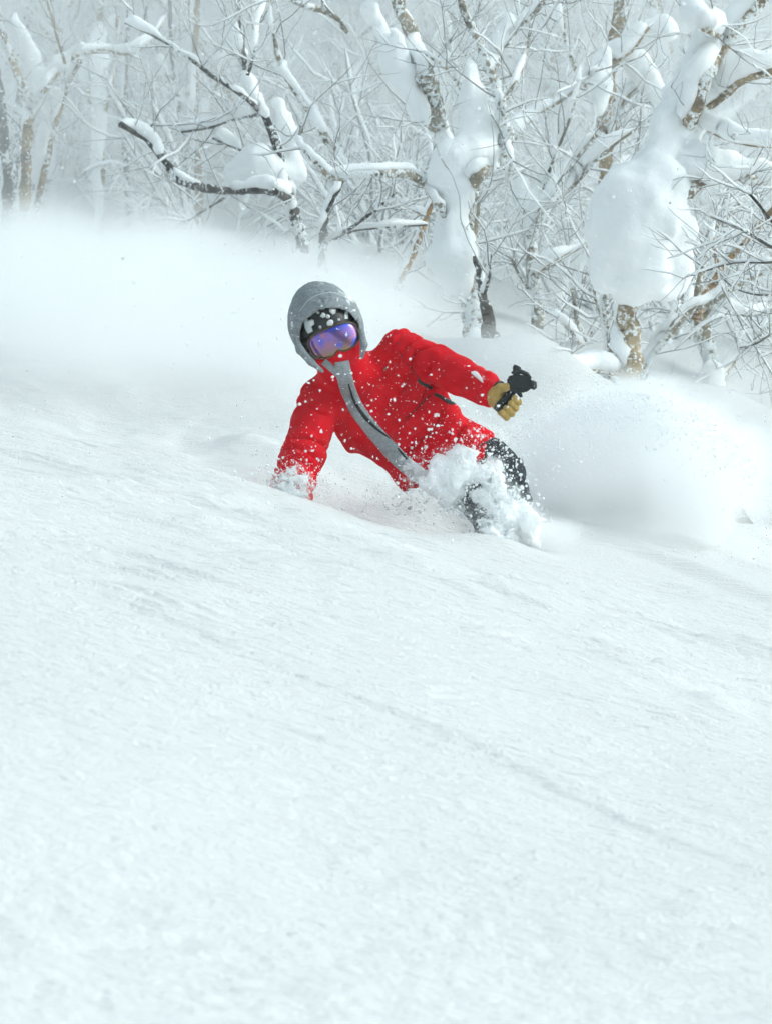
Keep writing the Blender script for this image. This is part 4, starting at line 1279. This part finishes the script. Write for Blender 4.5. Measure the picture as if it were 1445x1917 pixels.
def f_glove2(P):
    w0 = W(545, 930, 11.79)
    d = chain(P, [(w0, .05), (w0 + np.array([-.005, -.01, -.06]), .047), (w0 + np.array([-.01, -.02, -.11]), .045)], .02)
    for i in range(4):
        b0 = w0 + np.array([-.045 + .028 * i, -.02, -.13])
        d = smin(d, chain(P, [(b0, .017), (b0 + np.array([(i - 1.5) * .006, -.02, -.045]), .015), (b0 + np.array([(i - 1.5) * .008, -.05, -.07]), .012)], .005), .008)
    d = smin(d, chain(P, [(w0 + np.array([.03, -.02, -.06]), .02), (w0 + np.array([.07, -.03, -.09]), .016), (w0 + np.array([.085, -.04, -.12]), .013)], .006), .012)
    return d
sdf_obj('glove', f_glove2, W(545, 930, 11.79) - np.array([.14, .14, .25]), W(545, 930, 11.79) + np.array([.16, .1, .08]), 0.006, M['leather'], person)

# --- black handheld device
dev = empty('handheld_device', ha)
tag(dev, "chunky black device with round knobs, held upright in the tan glove", "handheld device")
mb = MB(); mb.tube(np.array([ha - hax * .012, ha, ha + hax * .02, ha + hax * .045, hb_ - hax * .004]), [0.0125, .0165, .0185, .0175, .0165], 14)
mb.build('handle', M['black'], dev)
def extrude_px(name, poly, Y, depth, mat, parent, bev=0.004):
    bm = bmesh.new()
    f = [bm.verts.new(at(x, y, Y - depth / 2)) for x, y in poly]
    face = bm.faces.new(f)
    r_ = bmesh.ops.extrude_face_region(bm, geom=[face])
    bmesh.ops.translate(bm, verts=[v for v in r_['geom'] if isinstance(v, bmesh.types.BMVert)], vec=(0, depth, 0))
    bmesh.ops.recalc_face_normals(bm, faces=bm.faces)
    bmesh.ops.bevel(bm, geom=list(bm.edges), offset=bev, segments=2, affect='EDGES')
    me = bpy.data.meshes.new(name); bm.to_mesh(me); bm.free()
    for p in me.polygons: p.use_smooth = False
    return link(name, me, mat, parent)
extrude_px('housing', [(949.5, 706), (957, 701), (975, 701), (990, 704), (996, 714), (996, 726), (984, 734), (964, 734), (950, 729)], 11.785, 0.062, M['black'], dev, 0.006)
extrude_px('face_plate', [(961, 706), (974, 704), (986, 708), (988, 719), (980, 726), (964, 724)], 11.748, 0.012, M['black'], dev, 0.003)
mb = MB(); mb.tube(np.array([at(963, 702, 11.785), at(967, 695, 11.785), at(967, 689, 11.785), at(968.5, 685.5, 11.785), at(969, 684.5, 11.785)]), [.019, .0175, .0185, .0175, .012], 16); mb.build('knob', M['black'], dev)
mb = MB(); mb.tube(np.array([at(990, 716, 11.785), at(997, 720, 11.775), at(1001, 722, 11.77), at(1003.5, 722, 11.768)]), [.014, .0185, .0180, .011], 16); mb.build('knob', M['black'], dev)
mb = MB(); mb.tube(np.array([at(963, 699, 11.77), at(975, 695.5, 11.765), at(986, 700, 11.77), at(993, 708, 11.775)]), [.006, .010, .010, .006], 8); mb.build('clamp', M['black'], dev)
mb = MB(); mb.tube(np.array([at(968, 733, 11.77), at(974, 739, 11.765), at(975.5, 743.5, 11.765)]), [.008, .009, .006], 8); mb.build('lever', M['black'], dev)

# ------------------------------------------------------------------ kicked snow
def flakes_obj(name, P, r, mat, label, rg, squash=0.35, parent=None):
    n = len(P)
    V = np.repeat(IV[None], n, 0)
    V = V * (1 + squash * rg.uniform(-1, 1, (n, len(IV), 1))) * rg.uniform(0.6, 1.2, (n, 1, 3)) * np.asarray(r)[:, None, None] + P[:, None, :]
    T = IT[None] + (np.arange(n) * len(IV))[:, None, None]
    o = link(name, make_mesh(name, V.reshape(-1, 3), None, T.reshape(-1, 3), True), mat, parent)
    tag(o, label, None, None, 'stuff')
    return o

def cluster(regions, n, rg, rmin, rmax):
    P, R = [], []
    for (px, py, sx, sy, Y, sY, wgt) in regions:
        m = int(n * wgt)
        g = rg.normal(0, 1, (m, 3))
        q = np.stack([px + g[:, 0] * sx, py + g[:, 1] * sy, Y + g[:, 2] * sY], -1)
        P.append(np.stack([(q[:, 0] - 722.5) * K * q[:, 2], q[:, 2], (958.5 - q[:, 1]) * K * q[:, 2]], -1))
        R.append(rmin + (rmax - rmin) * rg.random(m) ** 6)
    return np.concatenate(P), np.concatenate(R)

rg = np.random.default_rng(9)
GRAINS = []
# solid clods thrown up in front of the legs
def clods(name, blobs, label, n=90, seed=1):
    r2 = np.random.default_rng(seed)
    pts = []
    for (px, py, sx, sy, Y, r0, r1, m) in blobs:
        for i in range(m):
            a = r2.normal(0, 0.5, 3)
            pts.append((at(px + a[0] * sx, py + a[1] * sy, Y + a[2] * 0.05), r2.uniform(r0, r1)))
    allp = np.array([p for p, _ in pts])
    def f(P):
        d = None
        for p, r_ in pts:
            e = np.linalg.norm(P - p, axis=-1) - r_
            d = e if d is None else smin(d, e, 0.018)
        return d - 0.022 * fbm(P[..., 0] * 28, P[..., 1] * 28, P[..., 2] * 28, seed=seed, oct=5)
    o = sdf_obj(name, f, allp.min(0) - .08, allp.max(0) + .08, 0.0055, M['powder'], None, 0)
    me = o.data; n_ = len(me.vertices)
    co = np.empty(n_ * 3, np.float32); me.vertices.foreach_get('co', co); co = co.reshape(-1, 3)
    nn = np.empty(n_ * 3, np.float32); me.vertices.foreach_get('normal', nn); nn = nn.reshape(-1, 3)
    i_ = r2.integers(0, n_, 2600)
    GRAINS.append(co[i_] + nn[i_] * (0.028 * r2.random((2600, 1)) ** 2.2) + r2.normal(0, .004, (2600, 3)))
    return tag(o, label, None, None, 'stuff')
clods('snow_splash', [(850, 888, 26, 28, 11.78, .02, .05, 34), (868, 862, 16, 12, 11.80, .012, .03, 12), (838, 915, 18, 16, 11.78, .012, .03, 12),
                      (912, 905, 24, 22, 11.78, .015, .035, 22), (915, 872, 10, 6, 11.84, .008, .018, 6), (935, 945, 16, 26, 11.78, .015, .035, 20), (945, 975, 22, 16, 11.80, .015, .04, 14), (968, 965, 18, 16, 11.86, .02, .04, 16), (978, 992, 30, 14, 11.82, .02, .045, 18), (925, 1000, 26, 10, 11.74, .015, .035, 12),
                      (895, 925, 14, 8, 11.76, .006, .014, 8)], "white snow clods bursting up in front of the skier's knees", seed=3)
clods('snow_splash', [(540, 932, 30, 10, 11.70, .008, .024, 18), (530, 908, 18, 16, 11.70, .003, .010, 16), (560, 905, 18, 16, 11.70, .003, .009, 16)],
      "loose snow bursting around the hand dragging in the slope", seed=4)

P = np.concatenate(GRAINS)
flakes_obj('powder_fringe', P, .0009 + .0042 * rg.random(len(P)) ** 3, M['flake'], "feathery fringe of loose grains round the bursting snow", rg, 0.5)
# fine sprayed powder: many small grains
P, R = cluster([(850, 900, 45, 40, 11.75, .10, .20), (925, 930, 45, 45, 11.75, .10, .20), (545, 895, 32, 28, 11.68, .07, .12), (775, 930, 60, 22, 11.75, .08, .12),
                (660, 950, 90, 20, 11.75, .1, .05), (930, 830, 45, 40, 11.8, .12, .08), (1000, 760, 70, 40, 12.2, .25, .05), (700, 760, 130, 100, 11.45, .25, .07)], 8000, rg, .0009, .0075)
flakes_obj('powder_spray', P, R, M['flake'], "fine snow grains sprayed around the skier", rg)
P, R = cluster([(690, 770, 150, 110, 11.3, .3, .5), (610, 600, 60, 60, 11.4, .25, .12), (850, 800, 90, 90, 11.4, .3, .38)], 170, rg, .002, .0095)
flakes_obj('drifting_snowflakes', P, R, M['flake'], "larger snowflakes drifting in front of the red jacket", rg)
P, R = cluster([(860, 885, 50, 38, 11.76, .08, .4), (920, 920, 45, 45, 11.76, .08, .35), (970, 970, 40, 30, 11.82, .08, .15), (545, 905, 30, 22, 11.7, .06, .1)], 420, rg, .003, .003)
R = .0028 + .0085 * rg.random(len(P)) ** 2.5
flakes_obj('snow_fragments', P, R, M['flake'], "crumbs of snow flung out round the knees and the dragging hand", rg, 0.5)
P, R = cluster([(700, 740, 170, 130, 8.5, .7, 1.0)], 70, rg, .002, .006)
flakes_obj('drifting_snowflakes', P, R, M['flake'], "blurred snowflakes drifting nearer than the skier", rg)
# dome of blown powder behind the skier: grains along its ragged rim
n = 16000
th = rg.uniform(0, 1, n)
cx = 1190 + rg.normal(0, 1, n) * 150
top = 735 + 0.0024 * (cx - 1180) ** 2 * np.where(cx > 1180, 1.0, 0.55)
py = top + np.abs(rg.normal(0, 1, n)) * 70 - rg.random(n) ** 6 * 60
Yp = 13.1 + rg.normal(0, .25, n)
P = np.stack([(cx - 722.5) * K * Yp, Yp, (958.5 - py) * K * Yp], -1)
flakes_obj('blown_powder', P, .0012 + .005 * rg.random(n) ** 4, M['flake'], "snow grains along the ragged rim of the blown powder cloud", rg)

# falling snow through the whole clearing
n = 24000
yy = 2.2 + (23 - 2.2) * rg.random(n) ** 0.25
xx = rg.uniform(-1, 1, n) * (0.19 * yy + 0.4)
g0 = ground(xx, yy, False)
zz = g0 + rg.random(n) * (0.2 * yy + 0.6 - g0 + 0.3)
flakes_obj('falling_snow', np.stack([xx, yy, zz], -1), .0016 + .0055 * rg.random(n) ** 2.5, M['flake'], "snowflakes falling through the clearing", rg)

# ------------------------------------------------------------------ blown powder as air-borne volume
def mat_spray(name, puffs, nscale, nlow, nhigh, aniso=0.1):
    m = bpy.data.materials.new(name); m.use_nodes = True
    nt = m.node_tree; nt.nodes.clear()
    out = nt.nodes.new('ShaderNodeOutputMaterial')
    pv = nt.nodes.new('ShaderNodeVolumePrincipled')
    pv.inputs['Color'].default_value = (0.998, 0.9985, 0.999, 1)
    pv.inputs['Anisotropy'].default_value = aniso
    nt.links.new(pv.outputs[0], out.inputs['Volume'])
    p = geo_pos(nt)
    nz = noise_node(nt, nscale, 4, 0.6, p)
    nm = nt.nodes.new('ShaderNodeMath'); nm.operation = 'SUBTRACT'; nm.inputs[1].default_value = 0.5
    nt.links.new(nz.outputs['Fac'], nm.inputs[0])
    acc = None
    for (c, r_, dens, edge, na) in puffs:
        mp = nt.nodes.new('ShaderNodeMapping'); mp.vector_type = 'POINT'
        mp.inputs['Scale'].default_value = tuple(1 / x for x in r_)
        mp.inputs['Location'].default_value = tuple(-a / b for a, b in zip(c, r_))
        nt.links.new(p, mp.inputs['Vector'])
        ln = nt.nodes.new('ShaderNodeVectorMath'); ln.operation = 'LENGTH'
        nt.links.new(mp.outputs[0], ln.inputs[0])
        wv = nt.nodes.new('ShaderNodeMath'); wv.operation = 'MULTIPLY_ADD'
        nt.links.new(nm.outputs[0], wv.inputs[0]); wv.inputs[1].default_value = na; nt.links.new(ln.outputs['Value'], wv.inputs[2])
        mr = nt.nodes.new('ShaderNodeMapRange'); mr.interpolation_type = 'SMOOTHSTEP'
        mr.inputs[1].default_value = 1.0 - edge; mr.inputs[2].default_value = 1.0
        mr.inputs[3].default_value = dens; mr.inputs[4].default_value = 0.0
        nt.links.new(wv.outputs[0], mr.inputs[0])
        if acc is None: acc = mr.outputs[0]
        else:
            mx = nt.nodes.new('ShaderNodeMath'); mx.operation = 'ADD'
            nt.links.new(acc, mx.inputs[0]); nt.links.new(mr.outputs[0], mx.inputs[1]); acc = mx.outputs[0]
    nt.links.new(acc, pv.inputs['Density'])
    return m
def spray(name, puffs_px, nscale, label, step=0.25):
    puffs = []; lo = np.full(3, 1e9); hi = -lo
    for (px, py, Y, rx, ry, rY, dens, edge, na) in puffs_px:
        c = at(px, py, Y); r_ = np.array([rx * K * Y, rY, ry * K * Y])
        puffs.append((tuple(c), tuple(r_), dens, edge, na))
        g = 1 + 0.35 * na
        lo = np.minimum(lo, c - r_ * g); hi = np.maximum(hi, c + r_ * g)
    m = mat_spray(name, puffs, nscale, 0, 0)
    bm = bmesh.new(); bmesh.ops.create_cube(bm, size=1.0)
    for v in bm.verts:
        v.co = Vector([(lo[i] + hi[i]) / 2 + v.co[i] * (hi[i] - lo[i]) for i in range(3)])
    me = bpy.data.meshes.new(name); bm.to_mesh(me); bm.free()
    o = link(name, me, m)
    m.cycles.volume_step_rate = step
    tag(o, label, None, None, 'stuff')
    return o
spray('snow_cloud', [
    (1185, 890, 13.3, 235, 200, .55, 4.6, .28, 1.2),
    (1080, 800, 13.25, 85, 65, .3, 4.0, .4, 1.2), (1185, 755, 13.3, 100, 60, .3, 4.0, .4, 1.2),
    (1290, 800, 13.3, 90, 65, .3, 4.0, .4, 1.2), (1375, 880, 13.4, 80, 65, .3, 3.5, .4, 1.2),
    (1285, 920, 13.1, 150, 130, .5, 3.8, .35, 1.1),
    (1045, 890, 13.1, 130, 150, .45, 2.6, .6, .8),
    (1390, 880, 13.5, 110, 120, .5, 2.2, .6, 1.0),
    (1180, 1000, 12.7, 190, 60, .35, 2.0, .8, .8)], 4.2, "cloud of blown powder snow swelling behind the skier on the right", 0.32)
spray('snow_cloud', [
    (260, 630, 15.0, 500, 290, 2.2, 1.05, .85, .7),
    (600, 680, 15.0, 300, 280, 1.8, .9, .9, .7),
    (40, 640, 15.4, 400, 300, 2.4, 1.05, .85, .7),
    (60, 455, 17.0, 200, 90, 1.6, 1.3, .9, 1.5),
    (300, 480, 17.0, 240, 90, 1.6, 1.2, .9, 1.5),
    (950, 650, 15.3, 170, 65, .8, .9, .9, 1.3), (1250, 745, 15.2, 240, 70, .8, 1.0, .9, 1.3),
    (720, 560, 15.6, 200, 110, 1.2, .8, .9, 1.3),
    (500, 535, 16.5, 220, 100, 1.6, 1.1, .9, 1.5)], 2.0, "soft bank of blown powder snow hanging behind the skier on the left", 0.35)
spray('snow_cloud', [
    (690, 955, 12.05, 150, 45, .22, 3.0, .9, .7),
    (905, 965, 11.85, 110, 60, .20, 4.0, .9, .9),
    (855, 890, 11.76, 62, 60, .13, 5.0, .9, 1.5),
    (925, 930, 11.77, 60, 75, .13, 5.0, .9, 1.5),
    (972, 975, 11.80, 70, 60, .18, 6.0, .9, 1.4),
    (1010, 1000, 11.95, 110, 50, .25, 8.0, .9, 1.0),
    (360, 895, 11.75, 210, 40, .30, 3.0, .9, .7),
    (530, 925, 11.74, 70, 45, .16, 10.0, .9, 1.0)], 9.0, "low mist of powder curling along the skier's track", 0.3)
def wood_mist():
    puffs = [((0.0, 48.0, 6.0), (75.0, 36.5, 12.0), 0.15, 0.75, 0.3)]
    m = mat_spray('wood_mist', puffs, 0.08, 0, 0)
    bm = bmesh.new(); bmesh.ops.create_cube(bm, size=1.0)
    for v in bm.verts: v.co = Vector((v.co.x * 180, 48 + v.co.y * 84, 8 + v.co.z * 36))
    me = bpy.data.meshes.new('snow_mist'); bm.to_mesh(me); bm.free()
    m.cycles.volume_step_rate = 0.5
    tag(link('snow_mist', me, m), "white air thick with blowing snow among the far trees", None, None, 'stuff')
wood_mist()
# ------------------------------------------------------------------ haze
bm = bmesh.new(); bmesh.ops.create_cube(bm, size=1.0)
gmin = float(Zg.min()); gmax = float(Zg.max())
bx = float(np.abs(X).max()) + 5
lo = Vector((-bx, -32, gmin - 1.0)); hi = Vector((bx, 158, max(gmax, 48) + 3))
for v in bm.verts:
    v.co = Vector([(lo[i] + hi[i]) / 2 + v.co[i] * (hi[i] - lo[i]) for i in range(3)])
me = bpy.data.meshes.new('haze'); bm.to_mesh(me); bm.free()
hm = bpy.data.materials.new('haze'); hm.use_nodes = True
nt = hm.node_tree; nt.nodes.clear()
out = nt.nodes.new('ShaderNodeOutputMaterial')
pv = nt.nodes.new('ShaderNodeVolumePrincipled')
pv.inputs['Color'].default_value = (0.985, 0.995, 1.0, 1)
pv.inputs['Density'].default_value = 0.0016
nt.links.new(pv.outputs[0], out.inputs['Volume'])
tag(link('haze', me, hm), "pale snowy air fading the far trees", None, None, 'stuff')
